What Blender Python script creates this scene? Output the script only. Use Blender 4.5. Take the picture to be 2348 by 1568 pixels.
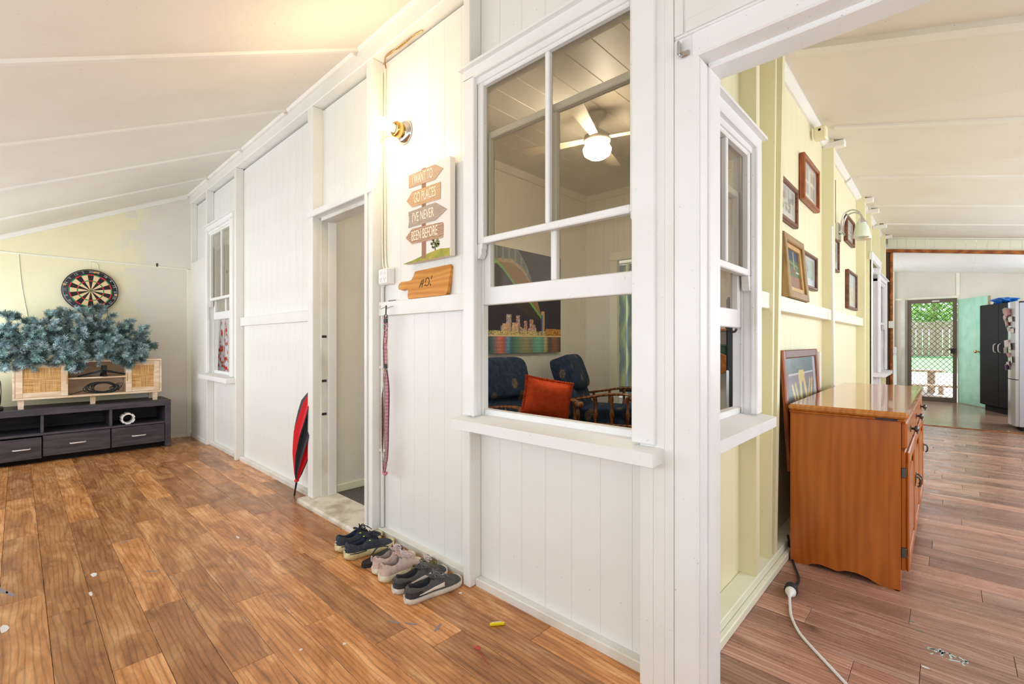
import bpy, bmesh, math, random
from math import sin, cos, pi, radians, sqrt
from mathutils import Vector, Matrix
random.seed(7)
for o in list(bpy.data.objects): bpy.data.objects.remove(o)
SC = bpy.context.scene
COL = SC.collection

def lin(h):
    """'#rrggbb' or (r,g,b) 0-255 sRGB -> linear rgba"""
    if isinstance(h, str):
        h = h.lstrip('#'); h = [int(h[i:i+2], 16) for i in (0, 2, 4)]
    return tuple(((c/255)/12.92 if c/255 <= .04045 else ((c/255+.055)/1.055)**2.4) for c in h) + (1.,)

# ------------------------------------------------------------------ camera
cam = bpy.data.cameras.new('camera'); camo = bpy.data.objects.new('camera', cam); COL.objects.link(camo)
cam.sensor_fit = 'HORIZONTAL'; cam.sensor_width = 36.0; cam.lens = 36.0*1066/2348
cam.clip_start = .02; cam.clip_end = 200
camo.location = (0, 0, 1.15); camo.rotation_euler = (radians(90), 0, radians(90-46.788))
SC.camera = camo
# ------------------------------------------------------------------ view
SC.view_settings.view_transform = 'Standard'; SC.view_settings.look = 'None'
SC.view_settings.gamma = 1; SC.view_settings.use_curve_mapping = False
SC.view_settings.exposure = -0.1
SC.cycles.max_bounces = 7; SC.cycles.glossy_bounces = 3; SC.cycles.caustics_reflective = False; SC.cycles.caustics_refractive = False; SC.cycles.adaptive_threshold = .04
# ------------------------------------------------------------------ world, sun, window daylight, added fill lights
W = bpy.data.worlds.new('world'); SC.world = W; W.use_nodes = True
bg = W.node_tree.nodes['Background']; bg.inputs[0].default_value = (.80, .90, 1.0, 1); bg.inputs[1].default_value = 2.6
sun = bpy.data.lights.new('sun', 'SUN'); sun.energy = 9; sun.angle = radians(1); sun.color = (1, .96, .88)
suno = bpy.data.objects.new('sun', sun); COL.objects.link(suno); suno.rotation_euler = (radians(-28), radians(18), 0)
def area_light(name, loc, rot, sx, sy, e, col):
    l = bpy.data.lights.new(name, 'AREA'); l.shape = 'RECTANGLE'; l.size = sx; l.size_y = sy; l.energy = e; l.color = col
    o = bpy.data.objects.new(name, l); COL.objects.link(o); o.location = loc; o.rotation_euler = rot; return o
DAY = (.83, .915, 1.0)
area_light('daylight_verandah_windows', (-3.3, -.97, 1.22), (radians(122), 0, 0), 6.6, .95, 35, DAY)
area_light('added_fill_verandah_far', (-5.4, -.96, 1.22), (radians(98), 0, 0), 2.3, .95, 24, DAY)  # extra area light added to brighten the dim left end
area_light('daylight_verandah_end', (1.76, .25, 1.25), (radians(115), 0, radians(90)), 1.9, .9, 10, DAY)
area_light('daylight_sleepout_windows', (1.76, 5.0, 1.45), (radians(115), 0, radians(90)), 6.2, 1.1, 66, DAY)
area_light('daylight_kitchen_window', (2.05, 10.2, 1.5), (radians(105), 0, radians(90)), 1.6, 1.0, 45, DAY)
area_light('added_fill_kitchen_side', (-1.57, 10.9, 1.5), (radians(95), 0, radians(-90)), 1.4, 1.0, 17, DAY)  # unseen area light added to lift the green door and cupboard fronts
area_light('added_fill_bedroom', (-5.9, 7.3, 1.6), (radians(90), 0, radians(-90)), 1.6, 1.2, 90, DAY)  # area light added in the unseen next room to brighten the inner doorway
area_light('added_fill_left_room', (-5.4, 4.9, 1.6), (radians(90), 0, radians(180)), 1.6, 1.2, 90, DAY)  # added area light in front of a solid wall, brightens the far-left room

# ------------------------------------------------------------------ materials
MATS = {}
def nodes_of(name):
    m = bpy.data.materials.new(name); m.use_nodes = True
    nt = m.node_tree; nt.nodes.clear()
    out = nt.nodes.new('ShaderNodeOutputMaterial'); b = nt.nodes.new('ShaderNodeBsdfPrincipled')
    nt.links.new(b.outputs[0], out.inputs[0]); MATS[name] = m
    return m, nt, b, out
def nd(nt, t, inp=None, **kw):
    n = nt.nodes.new('ShaderNode'+t)
    for k, v in kw.items(): setattr(n, k, v)
    for k, v in (inp or {}).items():
        if hasattr(v, 'node'): nt.links.new(v, n.inputs[k])
        else: n.inputs[k].default_value = v
    return n
def ramp(nt, fac, stops):
    r = nt.nodes.new('ShaderNodeValToRGB'); nt.links.new(fac, r.inputs[0]); e = r.color_ramp.elements
    while len(e) < len(stops): e.new(.5)
    for el, (p, c) in zip(e, stops): el.position = p; el.color = c
    return r.outputs[0]
def mixc(nt, fac, a, b, mode='MIX'):
    n = nt.nodes.new('ShaderNodeMix'); n.data_type = 'RGBA'; n.blend_type = mode
    for i, v in ((0, fac), (6, a), (7, b)):
        if hasattr(v, 'node'): nt.links.new(v, n.inputs[i])
        else: n.inputs[i].default_value = v
    return n.outputs[2]
def coords(nt, scale=(1, 1, 1), kind='Object', rnd=0):
    tc = nd(nt, 'TexCoord'); v = tc.outputs[kind]
    if rnd:
        oi = nd(nt, 'ObjectInfo'); mu = nd(nt, 'Math', {0: oi.outputs['Random'], 1: rnd}, operation='MULTIPLY')
        cx = nd(nt, 'CombineXYZ', {0: mu.outputs[0], 1: mu.outputs[0], 2: mu.outputs[0]})
        v = nd(nt, 'VectorMath', {0: v, 1: cx.outputs[0]}, operation='ADD').outputs[0]
    return nd(nt, 'Mapping', {'Vector': v, 'Scale': scale}).outputs[0]
def noise(nt, v, scale=5, detail=4, rough=.55, dist=0):
    return nd(nt, 'TexNoise', {'Vector': v, 'Scale': scale, 'Detail': detail, 'Roughness': rough, 'Distortion': dist}).outputs[0]
def bump(nt, b, h, s=.1, d=.01):
    n = nd(nt, 'Bump', {'Strength': s, 'Distance': d, 'Height': h}); nt.links.new(n.outputs[0], b.inputs['Normal'])
def pm(name, c, c2=None, rough=.5, metal=0, scale=6, stretch=(1, 1, 1), lo=.42, hi=.62, bs=0, bscale=40, spec=.5, rnd=0, detail=4, coat=0):
    m, nt, b, out = nodes_of(name)
    b.inputs['Roughness'].default_value = rough; b.inputs['Metallic'].default_value = metal
    b.inputs['Specular IOR Level'].default_value = spec; b.inputs['Coat Weight'].default_value = coat
    b.inputs['Base Color'].default_value = lin(c)
    if c2 is not None:
        v = coords(nt, stretch, rnd=rnd)
        f = noise(nt, v, scale, detail)
        nt.links.new(ramp(nt, f, [(lo, lin(c)), (hi, lin(c2))]), b.inputs['Base Color'])
    if bs:
        bump(nt, b, noise(nt, coords(nt, stretch, rnd=rnd), bscale, 3), bs)
    return m
def paint(name, c, dirt, rough=.45, amt=.55, rnd=0):
    """painted timber: brush streaks, faint stains and small dirt specks"""
    m, nt, b, out = nodes_of(name); b.inputs['Roughness'].default_value = rough
    v = coords(nt, rnd=rnd)
    big = ramp(nt, noise(nt, v, 2.2, 5), [(.45, (0, 0, 0, 1)), (.8, (amt, amt, amt, 1))])
    spk = ramp(nt, noise(nt, v, 75, 2), [(.735, (0, 0, 0, 1)), (.76, (.55, .55, .55, 1))])
    c1 = mixc(nt, big, lin(c), lin(dirt))
    c2 = mixc(nt, spk, c1, lin('#9c8f7c'))
    nt.links.new(c2, b.inputs['Base Color'])
    bump(nt, b, noise(nt, coords(nt, (14, 14, 2)), 6, 3), .06, .004)
    return m
paint('white', '#eceae3', '#dcd6ca')
paint('white_trim', '#efeeea', '#ded9cf', .38)
paint('white_worn', '#e6e2d8', '#b9ab92', .5, 1.0)
paint('yellow', '#efe7c2', '#e9dfb2', .5)
paint('cream_stud', '#ece5bf', '#e4dbae', .45)
paint('cream_white', '#efecd8', '#e2dcbe', .45)
paint('ceiling_paint', '#eee6db', '#e3d9cb', .6)
paint('ceiling_batten', '#f1ece4', '#e3dacb', .5)
paint('room_wall', '#e6e1d6', '#d8d0c0', .5)
paint('room_ceiling', '#d9d3c6', '#c6bdad', .5)
paint('kitchen_wall', '#e0d6c8', '#d2c3b0', .55)
paint('lilac_frame', '#eeebe9', '#dcd6d0', .42)
def wood_floor(name, dark, mid, light, knot, rough, gx, sheen=.0):
    m, nt, b, out = nodes_of(name)
    oi = nd(nt, 'ObjectInfo')
    v = coords(nt, (gx, 7.5, 1), rnd=37)
    v2 = coords(nt, (1, 1, 1), rnd=37)
    n1 = noise(nt, v, 1.6, 7, .62, 1.2)
    wv = nd(nt, 'TexWave', {'Vector': coords(nt, (gx*.42, 3.4, 1), rnd=37), 'Scale': 4.6, 'Distortion': 11, 'Detail': 2, 'Detail Scale': .55}, wave_type='BANDS', bands_direction='Y').outputs[1]
    fine = noise(nt, coords(nt, (2.5, 60, 1), rnd=37), 3, 4)
    base = ramp(nt, n1, [(.28, lin(dark)), (.5, lin(mid)), (.72, lin(light))])
    lines = ramp(nt, wv, [(.0, (.5, .5, .5, 1)), (.25, (1, 1, 1, 1)), (.6, (1.05, 1.05, 1.05, 1))])
    c = mixc(nt, .62, base, lines, 'MULTIPLY')
    fl = ramp(nt, fine, [(.3, (.8, .8, .8, 1)), (.6, (1.06, 1.06, 1.06, 1))])
    c = mixc(nt, .38, c, fl, 'MULTIPLY')
    kn = ramp(nt, noise(nt, coords(nt, (2.6, 5, 1), rnd=91), 1.9, 5, .6, .6), [(.62, (0, 0, 0, 1)), (.76, (.75, .75, .75, 1))])
    c = mixc(nt, kn, c, lin(knot))
    tone = ramp(nt, oi.outputs['Random'], [(0, (.70, .67, .65, 1)), (.45, (.98, .98, .98, 1)), (1, (1.32, 1.29, 1.22, 1))])
    c = mixc(nt, 1.0, c, tone, 'MULTIPLY')
    nt.links.new(c, b.inputs['Base Color'])
    r = ramp(nt, noise(nt, v2, 9, 4), [(.3, (rough-.06,)*3+(1,)), (.7, (rough+.12,)*3+(1,))])
    nt.links.new(r, b.inputs['Roughness']); b.inputs['Specular IOR Level'].default_value = .42
    bump(nt, b, fine, .05, .002)
    return m
wood_floor('floor_oak', '#85532e', '#b97d49', '#dca974', '#5f3d26', .26, 1.5)
wood_floor('floor_rose', '#835e50', '#ac8170', '#cba798', '#62463e', .27, .95)
def wood(name, dark, light, scale=2.0, stretch=(1, 1, 8), rough=.35, lines=.5, coat=0, wdir='X'):
    m, nt, b, out = nodes_of(name); b.inputs['Roughness'].default_value = rough; b.inputs['Coat Weight'].default_value = coat
    v = coords(nt, stretch, rnd=11)
    wv = nd(nt, 'TexWave', {'Vector': v, 'Scale': scale, 'Distortion': 9, 'Detail': 4, 'Detail Scale': 1.1}, wave_type='BANDS', bands_direction=wdir).outputs[1]
    n1 = noise(nt, v, scale*.8, 6, .6, .8)
    f = nd(nt, 'Mix', {0: lines, 2: n1, 3: wv}).outputs[0]
    nt.links.new(ramp(nt, f, [(.25, lin(dark)), (.75, lin(light))]), b.inputs['Base Color'])
    return m
wood('cupboard_wood', '#a25010', '#c86f1e', 1.5, (5, 5, .75), .32, .16, .25)
wood('cupboard_top', '#b4671f', '#d08a48', 2.2, (5, .8, 5), .14, .2, .5)
wood('frame_wood', '#5a3120', '#7d4a30', 3, (6, 1, 6), .4)
wood('frame_red', '#7d3c18', '#a85a28', 3, (6, 6, 1), .35)
wood('frame_oak', '#8a6a40', '#b18f5c', 3, (6, 6, 1), .45)
wood('gilt', '#b98a4a', '#d9b274', 3, (6, 6, 1), .4)
wood('bread_board', '#c27826', '#dd9c44', 1.6, (1.2, 4, 6.5), .42, .3, 0, 'Z')
wood('chair_wood', '#5b2f14', '#8d5424', 3, (2, 2, 2), .25, .4, .4)
wood('dark_chair', '#24130d', '#3d2417', 3, (2, 2, 2), .4)
wood('hall_chair', '#5a3324', '#7d4b36', 3, (2, 2, 2), .4)
wood('shelf_wood', '#9a5c28', '#c0793c', 3, (1, 3, 3), .4)
wood('raw_beam', '#7f4416', '#b56a28', 2, (1, 5, 5), .55)
wood('raw_post', '#3c2313', '#5f3a20', 2, (5, 5, .8), .6)
wood('pale_wood', '#dcbd98', '#eed8bd', 2.2, (6, 1.2, 6), .5)
wood('floor_far', '#93705f', '#b8957f', 2, (.8, 9, 1), .16, .25, 0, 'Y')
wood('black_wood', '#37333a', '#4a454a', 3, (8, .9, 8), .5)
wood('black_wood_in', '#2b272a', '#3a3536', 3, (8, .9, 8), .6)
wood('fence_wood', '#8d7a6b', '#b39f8c', 2.2, (6, 6, 1), .8)
def plain(name, c, **k): return pm(name, c, None, **k)
plain('chrome', '#cfd0d2', rough=.14, metal=1); plain('steel', '#b9bbbd', rough=.3, metal=1)
plain('brass', '#d8b06a', rough=.2, metal=1); plain('dark_metal', '#45413c', rough=.45, metal=.7)
plain('pewter', '#6b6a68', rough=.35, metal=1)
plain('black_plastic', '#1b1c1f', rough=.4); plain('black_rubber', '#232427', rough=.6); plain('white_plastic', '#eceae6', rough=.35)
plain('handle_white', '#e6e2dc', rough=.3); plain('cord_white', '#e9e7e8', rough=.4)
plain('dark_void', '#141214', rough=.9); plain('screw', '#c9c9c9', rough=.3, metal=1)
pm('needles', '#83a0a4', '#b9d0d5', rough=.6, scale=30, lo=.35, hi=.65)
pm('needles_green', '#4d6d63', '#7c9e95', rough=.6, scale=25, lo=.35, hi=.65)
plain('twig', '#3a3a30', rough=.8)
pm('carpet', '#6b625d', '#4a4340', rough=.95, scale=110, bs=.5, bscale=160)
pm('threshold_paint', '#ddd5c6', '#a8977c', rough=.6, scale=9, lo=.45, hi=.75, bs=.15, bscale=25)
pm('navy_fabric', '#2c3038', '#3a3f49', rough=.85, scale=60, bs=.15, bscale=220)
pm('navy_lining', '#1d2338', '#28304a', rough=.9, scale=60)
pm('mud_sole', '#d8cfa0', '#b99c62', rough=.75, scale=26, lo=.45, hi=.75, bs=.2, bscale=90)
pm('pink_fabric', '#d3bcb2', '#bda197', rough=.85, scale=24, bs=.12, bscale=200)
pm('pink_lining', '#a4928c', '#91807a', rough=.9, scale=30)
pm('cream_sole', '#ded8bd', '#c9bf94', rough=.7, scale=30, lo=.45, hi=.7)
pm('grey_suede', '#55524f', '#494744', rough=.9, scale=40, bs=.15, bscale=260)
pm('grey_dark', '#3a3838', '#302f30', rough=.9, scale=40, bs=.15, bscale=260)
pm('off_white_sole', '#ddd2c6', '#c9bcae', rough=.6, scale=14)
pm('olive_canvas', '#8a8256', '#6f683f', rough=.9, scale=40)
plain('insole_blue', '#1c6aa6', rough=.7); plain('lace_grey', '#6d6b6a', rough=.85); plain('lace_pink', '#d6c3c0', rough=.85)
plain('lace_black', '#23262d', rough=.8); plain('neon', '#c9e83a', rough=.5); plain('cream_stripe', '#e3dacb', rough=.6)
plain('red_cloth', '#d81a28', rough=.55); plain('black_cloth', '#2b2e33', rough=.6)
pm('leash_pink', '#d78f9a', '#c67a86', rough=.8, scale=60); plain('leash_dark', '#5a464c', rough=.85); plain('leash_tan', '#b39a8c', rough=.8)
plain('red_tag', '#d8323c', rough=.5)
plain('sign_canvas', '#ede6dc', rough=.75)
def cloth_leaf(name, base, base2, leaf):
    m, nt, b, out = nodes_of(name); b.inputs['Roughness'].default_value = .92
    v = coords(nt, (1, 1, 1))
    n1 = ramp(nt, noise(nt, v, 26, 5), [(.35, lin(base)), (.65, lin(base2))])
    vo = nd(nt, 'TexVoronoi', {'Vector': coords(nt, (7, 7, 5)), 'Scale': 1.0, 'Randomness': 1.0}).outputs[0]
    le = ramp(nt, vo, [(.20, (.75, .75, .75, 1)), (.29, (0, 0, 0, 1))])
    ve = ramp(nt, noise(nt, v, 60, 2), [(.4, (.25, .25, .25, 1)), (.55, (1, 1, 1, 1))])
    f = mixc(nt, 1, le, ve, 'MULTIPLY')
    nt.links.new(mixc(nt, f, n1, lin(leaf)), b.inputs['Base Color'])
    bump(nt, b, noise(nt, v, 240, 2), .2, .003)
cloth_leaf('recliner_fabric', '#16263f', '#2a3c55', '#8d7350')
pm('orange_cloth', '#e0531f', '#d0461a', rough=.9, scale=30, bs=.12, bscale=200)
def rattan(name):
    m, nt, b, out = nodes_of(name); b.inputs['Roughness'].default_value = .7
    n1 = noise(nt, coords(nt, (1, 3, 120)), 2, 2); n2 = noise(nt, coords(nt, (1, 120, 3)), 2, 2)
    f = nd(nt, 'Mix', {0: .5, 2: n1, 3: n2}).outputs[0]
    nt.links.new(ramp(nt, f, [(.4, lin('#9c6f38')), (.5, lin('#cf9f60')), (.6, lin('#e3b97c'))]), b.inputs['Base Color'])
    bump(nt, b, f, .4, .004)
rattan('rattan')
def glass(name, tint, dust, dustc):
    m, nt, b, out = nodes_of(name); nt.nodes.remove(b)
    tr = nd(nt, 'BsdfTransparent', {'Color': lin(tint)}); gl = nd(nt, 'BsdfGlossy', {'Roughness': .03, 'Color': (.9, .9, .9, 1)})
    lw_ = nd(nt, 'LayerWeight', {'Blend': .5}); pw5 = nd(nt, 'Math', {0: lw_.outputs['Facing'], 1: 4.5}, operation='POWER')
    fr = nd(nt, 'Math', {0: pw5.outputs[0], 1: .7, 2: .03}, operation='MULTIPLY_ADD'); mx = nd(nt, 'MixShader', {0: fr.outputs[0], 1: tr.outputs[0], 2: gl.outputs[0]})
    df = nd(nt, 'BsdfDiffuse', {'Color': lin(dustc)})
    f = ramp(nt, noise(nt, coords(nt), 8, 5), [(.3, (dust*.7,)*3+(1,)), (.75, (dust*1.4,)*3+(1,))])
    m2 = nd(nt, 'MixShader', {0: f, 1: mx.outputs[0], 2: df.outputs[0]})
    nt.links.new(m2.outputs[0], out.inputs[0])
glass('glass', '#f0ede6', .05, '#b5aa98')
glass('glass_clear', '#eef2f2', .01, '#c0c0c0')
glass('jar_glass', '#b9d8d2', .05, '#9fc4be')
def emit(name, c, s):
    m, nt, b, out = nodes_of(name); b.inputs['Base Color'].default_value = lin(c)
    b.inputs['Emission Color'].default_value = lin(c); b.inputs['Emission Strength'].default_value = s
emit('bulb_glow', '#ffe2b0', 22); emit('fan_glow', '#fff4e4', 130)
def attr_mat(name, rough=.5, coat=0):
    m, nt, b, out = nodes_of(name); b.inputs['Roughness'].default_value = rough; b.inputs['Coat Weight'].default_value = coat
    a = nd(nt, 'Attribute', attribute_name='print'); nt.links.new(a.outputs['Color'], b.inputs['Base Color'])
attr_mat('print_matte', .6); attr_mat('print_glazed', .35, .6); attr_mat('print_cloth', .9)
pm('lilac_patch', '#e0d8d0', '#d6cdc3', rough=.6, scale=3)
def left_wall_mat():
    m, nt, b, out = nodes_of('left_wall'); b.inputs['Roughness'].default_value = .6
    tc = nd(nt, 'TexCoord'); sp = nd(nt, 'SeparateXYZ', {0: tc.outputs['Object']})
    vo = nd(nt, 'TexVoronoi', {'Vector': coords(nt, (3, 3, 3)), 'Scale': 2.2}, distance='CHEBYCHEV').outputs['Color']
    sv = nd(nt, 'SeparateColor', {0: vo})
    a = nd(nt, 'Math', {0: sv.outputs[0], 1: .22}, operation='MULTIPLY'); s = nd(nt, 'Math', {0: sp.outputs[1], 1: a.outputs[0]}, operation='ADD')
    st = ramp(nt, nd(nt, 'MapRange', {0: s.outputs[0], 1: 0, 2: 2}).outputs[0], [(.46, (0, 0, 0, 1)), (.56, (1, 1, 1, 1))])
    c = mixc(nt, st, lin('#eee5c0'), lin('#e6ded2'))
    st2 = ramp(nt, noise(nt, coords(nt), 1.7, 4), [(.4, (1, 1, 1, 1)), (.75, (.93, .92, .9, 1))])
    nt.links.new(mixc(nt, 1, c, st2, 'MULTIPLY'), b.inputs['Base Color'])
left_wall_mat()
def M(n): return MATS[n]

# ------------------------------------------------------------------ mesh builder
class MB:
    def __init__(s): s.v = []; s.f = []; s.m = []; s.sm = []
    def add(s, vs, fs, mi=0, smooth=False):
        k = len(s.v); s.v += [tuple(p) for p in vs]; s.f += [tuple(i+k for i in f) for f in fs]
        s.m += [mi]*len(fs); s.sm += [smooth]*len(fs); return s
    def box(s, x0, x1, y0, y1, z0, z1, mi=0, ch=0.0):
        if x0 > x1: x0, x1 = x1, x0
        if y0 > y1: y0, y1 = y1, y0
        if z0 > z1: z0, z1 = z1, z0
        if ch <= 0:
            v = [(x, y, z) for x in (x0, x1) for y in (y0, y1) for z in (z0, z1)]
            return s.add(v, [(0, 1, 3, 2), (4, 6, 7, 5), (0, 4, 5, 1), (2, 3, 7, 6), (0, 2, 6, 4), (1, 5, 7, 3)], mi)
        ch = min(ch, (x1-x0)*.45, (y1-y0)*.45, (z1-z0)*.45)
        X = (x0, x1); Y = (y0, y1); Z = (z0, z1); v = []; idx = {}
        for i in (0, 1):
            for j in (0, 1):
                for k in (0, 1):
                    sx, sy, sz = (1, -1)[i], (1, -1)[j], (1, -1)[k]
                    for a in range(3):
                        p = [X[i]+sx*ch, Y[j]+sy*ch, Z[k]+sz*ch]; p[a] = (X[i], Y[j], Z[k])[a]
                        idx[i, j, k, a] = len(v); v.append(tuple(p))
        I = lambda i, j, k, a: idx[i, j, k, a]
        f = []
        for i in (0, 1): f.append((I(i, 0, 0, 0), I(i, 1, 0, 0), I(i, 1, 1, 0), I(i, 0, 1, 0)))
        for j in (0, 1): f.append((I(0, j, 0, 1), I(1, j, 0, 1), I(1, j, 1, 1), I(0, j, 1, 1)))
        for k in (0, 1): f.append((I(0, 0, k, 2), I(1, 0, k, 2), I(1, 1, k, 2), I(0, 1, k, 2)))
        for i in (0, 1):
            for j in (0, 1):
                f.append((I(i, j, 0, 0), I(i, j, 1, 0), I(i, j, 1, 1), I(i, j, 0, 1)))
                f.append((I(i, 0, j, 0), I(i, 1, j, 0), I(i, 1, j, 2), I(i, 0, j, 2)))
                f.append((I(0, i, j, 1), I(1, i, j, 1), I(1, i, j, 2), I(0, i, j, 2)))
                for k in (0, 1): f.append((I(i, j, k, 0), I(i, j, k, 1), I(i, j, k, 2)))
        return s.add(v, f, mi)
    def hexa(s, p, mi=0):
        """8 points: bottom 4 ccw then top 4 ccw"""
        return s.add(p, [(3, 2, 1, 0), (4, 5, 6, 7), (0, 1, 5, 4), (1, 2, 6, 5), (2, 3, 7, 6), (3, 0, 4, 7)], mi)
    def prism(s, poly, a0, a1, axis='y', mi=0):
        """poly in the two other axes (x,z for y; y,z for x; x,y for z)"""
        n = len(poly)
        def P(p, a): return (p[0], a, p[1]) if axis == 'y' else ((a, p[0], p[1]) if axis == 'x' else (p[0], p[1], a))
        v = [P(p, a0) for p in poly]+[P(p, a1) for p in poly]
        f = [tuple(range(n)), tuple(range(2*n-1, n-1, -1))]+[(i, (i+1) % n, (i+1) % n+n, i+n) for i in range(n)]
        return s.add(v, f, mi)
    def tube(s, path, r, n=8, mi=0, cap=True, smooth=True, flat=1.0, up=None):
        path = [Vector(p) for p in path]; rs = r if isinstance(r, (list, tuple)) else [r]*len(path)
        v = []; prev = None; m = len(path)
        for i, p in enumerate(path):
            t = (path[min(i+1, m-1)]-path[max(i-1, 0)])
            if t.length < 1e-9: t = Vector((0, 0, 1))
            t.normalize()
            if prev is None:
                u = Vector(up) if up else (Vector((0, 0, 1)) if abs(t.z) < .9 else Vector((1, 0, 0)))
            else: u = prev
            u = (u-t*u.dot(t)); u.normalize(); w = t.cross(u); prev = u
            for k in range(n):
                a = 2*pi*k/n; v.append(p+u*cos(a)*rs[i]*flat+w*sin(a)*rs[i])
        f = [(i*n+k, i*n+(k+1) % n, (i+1)*n+(k+1) % n, (i+1)*n+k) for i in range(m-1) for k in range(n)]
        s.add(v, f, mi, smooth)
        if cap: s.add(v[:n], [tuple(range(n-1, -1, -1))], mi); s.add(v[-n:], [tuple(range(n))], mi)
        return s
    def lathe(s, prof, n=20, c=(0, 0, 0), axis='z', mi=0, smooth=True):
        """prof: (r, h) list"""
        v = []
        for r, h in prof:
            for k in range(n):
                a = 2*pi*k/n; x, y = r*cos(a), r*sin(a)
                p = (x, y, h) if axis == 'z' else ((h, x, y) if axis == 'x' else (x, h, y))
                v.append((p[0]+c[0], p[1]+c[1], p[2]+c[2]))
        m = len(prof)
        f = [(i*n+k, i*n+(k+1) % n, (i+1)*n+(k+1) % n, (i+1)*n+k) for i in range(m-1) for k in range(n)]
        s.add(v, f, mi, smooth)
        if prof[0][0] > 1e-5: s.add(v[:n], [tuple(range(n-1, -1, -1))], mi)
        if prof[-1][0] > 1e-5: s.add(v[-n:], [tuple(range(n))], mi)
        return s
    def sq(s, c, r, e1=.4, e2=.4, n=20, m=12, mi=0):
        """superquadric rounded block"""
        pw = lambda x, e: math.copysign(abs(x)**e, x)
        v = []
        for i in range(m+1):
            a = -pi/2+pi*i/m
            for k in range(n):
                b = 2*pi*k/n
                v.append((c[0]+r[0]*pw(cos(a), e1)*pw(cos(b), e2), c[1]+r[1]*pw(cos(a), e1)*pw(sin(b), e2), c[2]+r[2]*pw(sin(a), e1)))
        f = [(i*n+k, i*n+(k+1) % n, (i+1)*n+(k+1) % n, (i+1)*n+k) for i in range(m) for k in range(n)]
        return s.add(v, f, mi, True)
    def grid(s, nu, nv, fn, mi=0, smooth=True, closeu=False):
        v = [fn(i/nu, j/nv) for j in range(nv+1) for i in range(nu if closeu else nu+1)]
        w = nu if closeu else nu+1
        f = [(j*w+i, j*w+(i+1) % w, (j+1)*w+(i+1) % w, (j+1)*w+i) for j in range(nv) for i in range(nu)]
        return s.add(v, f, mi, smooth)
    def xf(s, mat, start=0):
        for i in range(start, len(s.v)): s.v[i] = tuple(mat @ Vector(s.v[i]))
        return s
    def mesh(s, name, mats):
        me = bpy.data.meshes.new(name); me.from_pydata(s.v, [], s.f)
        for m in (mats if isinstance(mats, (list, tuple)) else [mats]): me.materials.append(M(m) if isinstance(m, str) else m)
        me.polygons.foreach_set('material_index', s.m); me.polygons.foreach_set('use_smooth', s.sm)
        bm = bmesh.new(); bm.from_mesh(me); bmesh.ops.recalc_face_normals(bm, faces=bm.faces); bm.to_mesh(me); bm.free()
        me.update(); return me
    def obj(s, name, mats, parent=None, loc=(0, 0, 0), rot=(0, 0, 0), label=None):
        return link(name, s.mesh(name, mats), parent, loc, rot, label)
def link(name, me, parent=None, loc=(0, 0, 0), rot=(0, 0, 0), label=None):
    o = bpy.data.objects.new(name, me); COL.objects.link(o); o.location = loc; o.rotation_euler = rot
    if parent is not None: o.parent = parent
    if label: o['label'] = label
    return o
def tag(o, label, cat, group=None):
    o['label'] = label; o['category'] = cat
    if group: o['group'] = group
    return o
def thing(name, label, cat, loc=(0, 0, 0), rz=0, group=None, rot=None):
    o = bpy.data.objects.new(name, None); COL.objects.link(o); o.location = loc
    o.rotation_euler = rot if rot else (0, 0, rz); o.empty_display_size = .05
    return tag(o, label, cat, group)
def struct(name, loc=(0, 0, 0), rz=0, label=None):
    o = bpy.data.objects.new(name, None); COL.objects.link(o); o.location = loc; o.rotation_euler = (0, 0, rz); o.empty_display_size = .05
    o['kind'] = 'structure'
    if label: o['label'] = label
    return o
def sbox(name, x0, x1, y0, y1, z0, z1, mat, parent=None, ch=.0, label=None):
    """axis box as an object whose origin is its centre"""
    c = ((x0+x1)/2, (y0+y1)/2, (z0+z1)/2)
    b = MB().box(x0-c[0], x1-c[0], y0-c[1], y1-c[1], z0-c[2], z1-c[2], 0, ch)
    o = b.obj(name, mat, parent, c)
    if parent is None: o['kind'] = 'structure'
    if label: o['label'] = label
    return o
def copy_tree(o, parent=None):
    c = o.copy(); COL.objects.link(c); c.parent = parent
    for ch in list(o.children): copy_tree(ch, c)
    return c
def colour_mesh(mb, name, mats, fn, parent=None, loc=(0, 0, 0), rot=(0, 0, 0)):
    """mesh with a printed colour per corner: fn(vertex index) -> linear rgba"""
    me = bpy.data.meshes.new(name); me.from_pydata(mb.v, [], mb.f); me.materials.append(M(mats))
    me.polygons.foreach_set('use_smooth', mb.sm)
    a = me.color_attributes.new('print', 'FLOAT_COLOR', 'POINT')
    for i in range(len(mb.v)): a.data[i].color = fn(i)
    bm = bmesh.new(); bm.from_mesh(me); bmesh.ops.recalc_face_normals(bm, faces=bm.faces); bm.to_mesh(me); bm.free()
    me.update(); return link(name, me, parent, loc, rot)
def printed(name, w, h, nx, nz, fn, mat, parent, loc=(0, 0, 0), rot=(0, 0, 0)):
    """flat picture in local x,z (facing -y): fn(u,v)->linear rgb"""
    b = MB().grid(nx, nz, lambda u, v: (u*w-w/2, 0, v*h), smooth=False)
    def c(i):
        u = (i % (nx+1))/nx; v = (i//(nx+1))/nz; r = fn(u, v); return (r[0], r[1], r[2], 1)
    return colour_mesh(b, name, mat, c, parent, loc, rot)
_text_cache = {}
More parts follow.
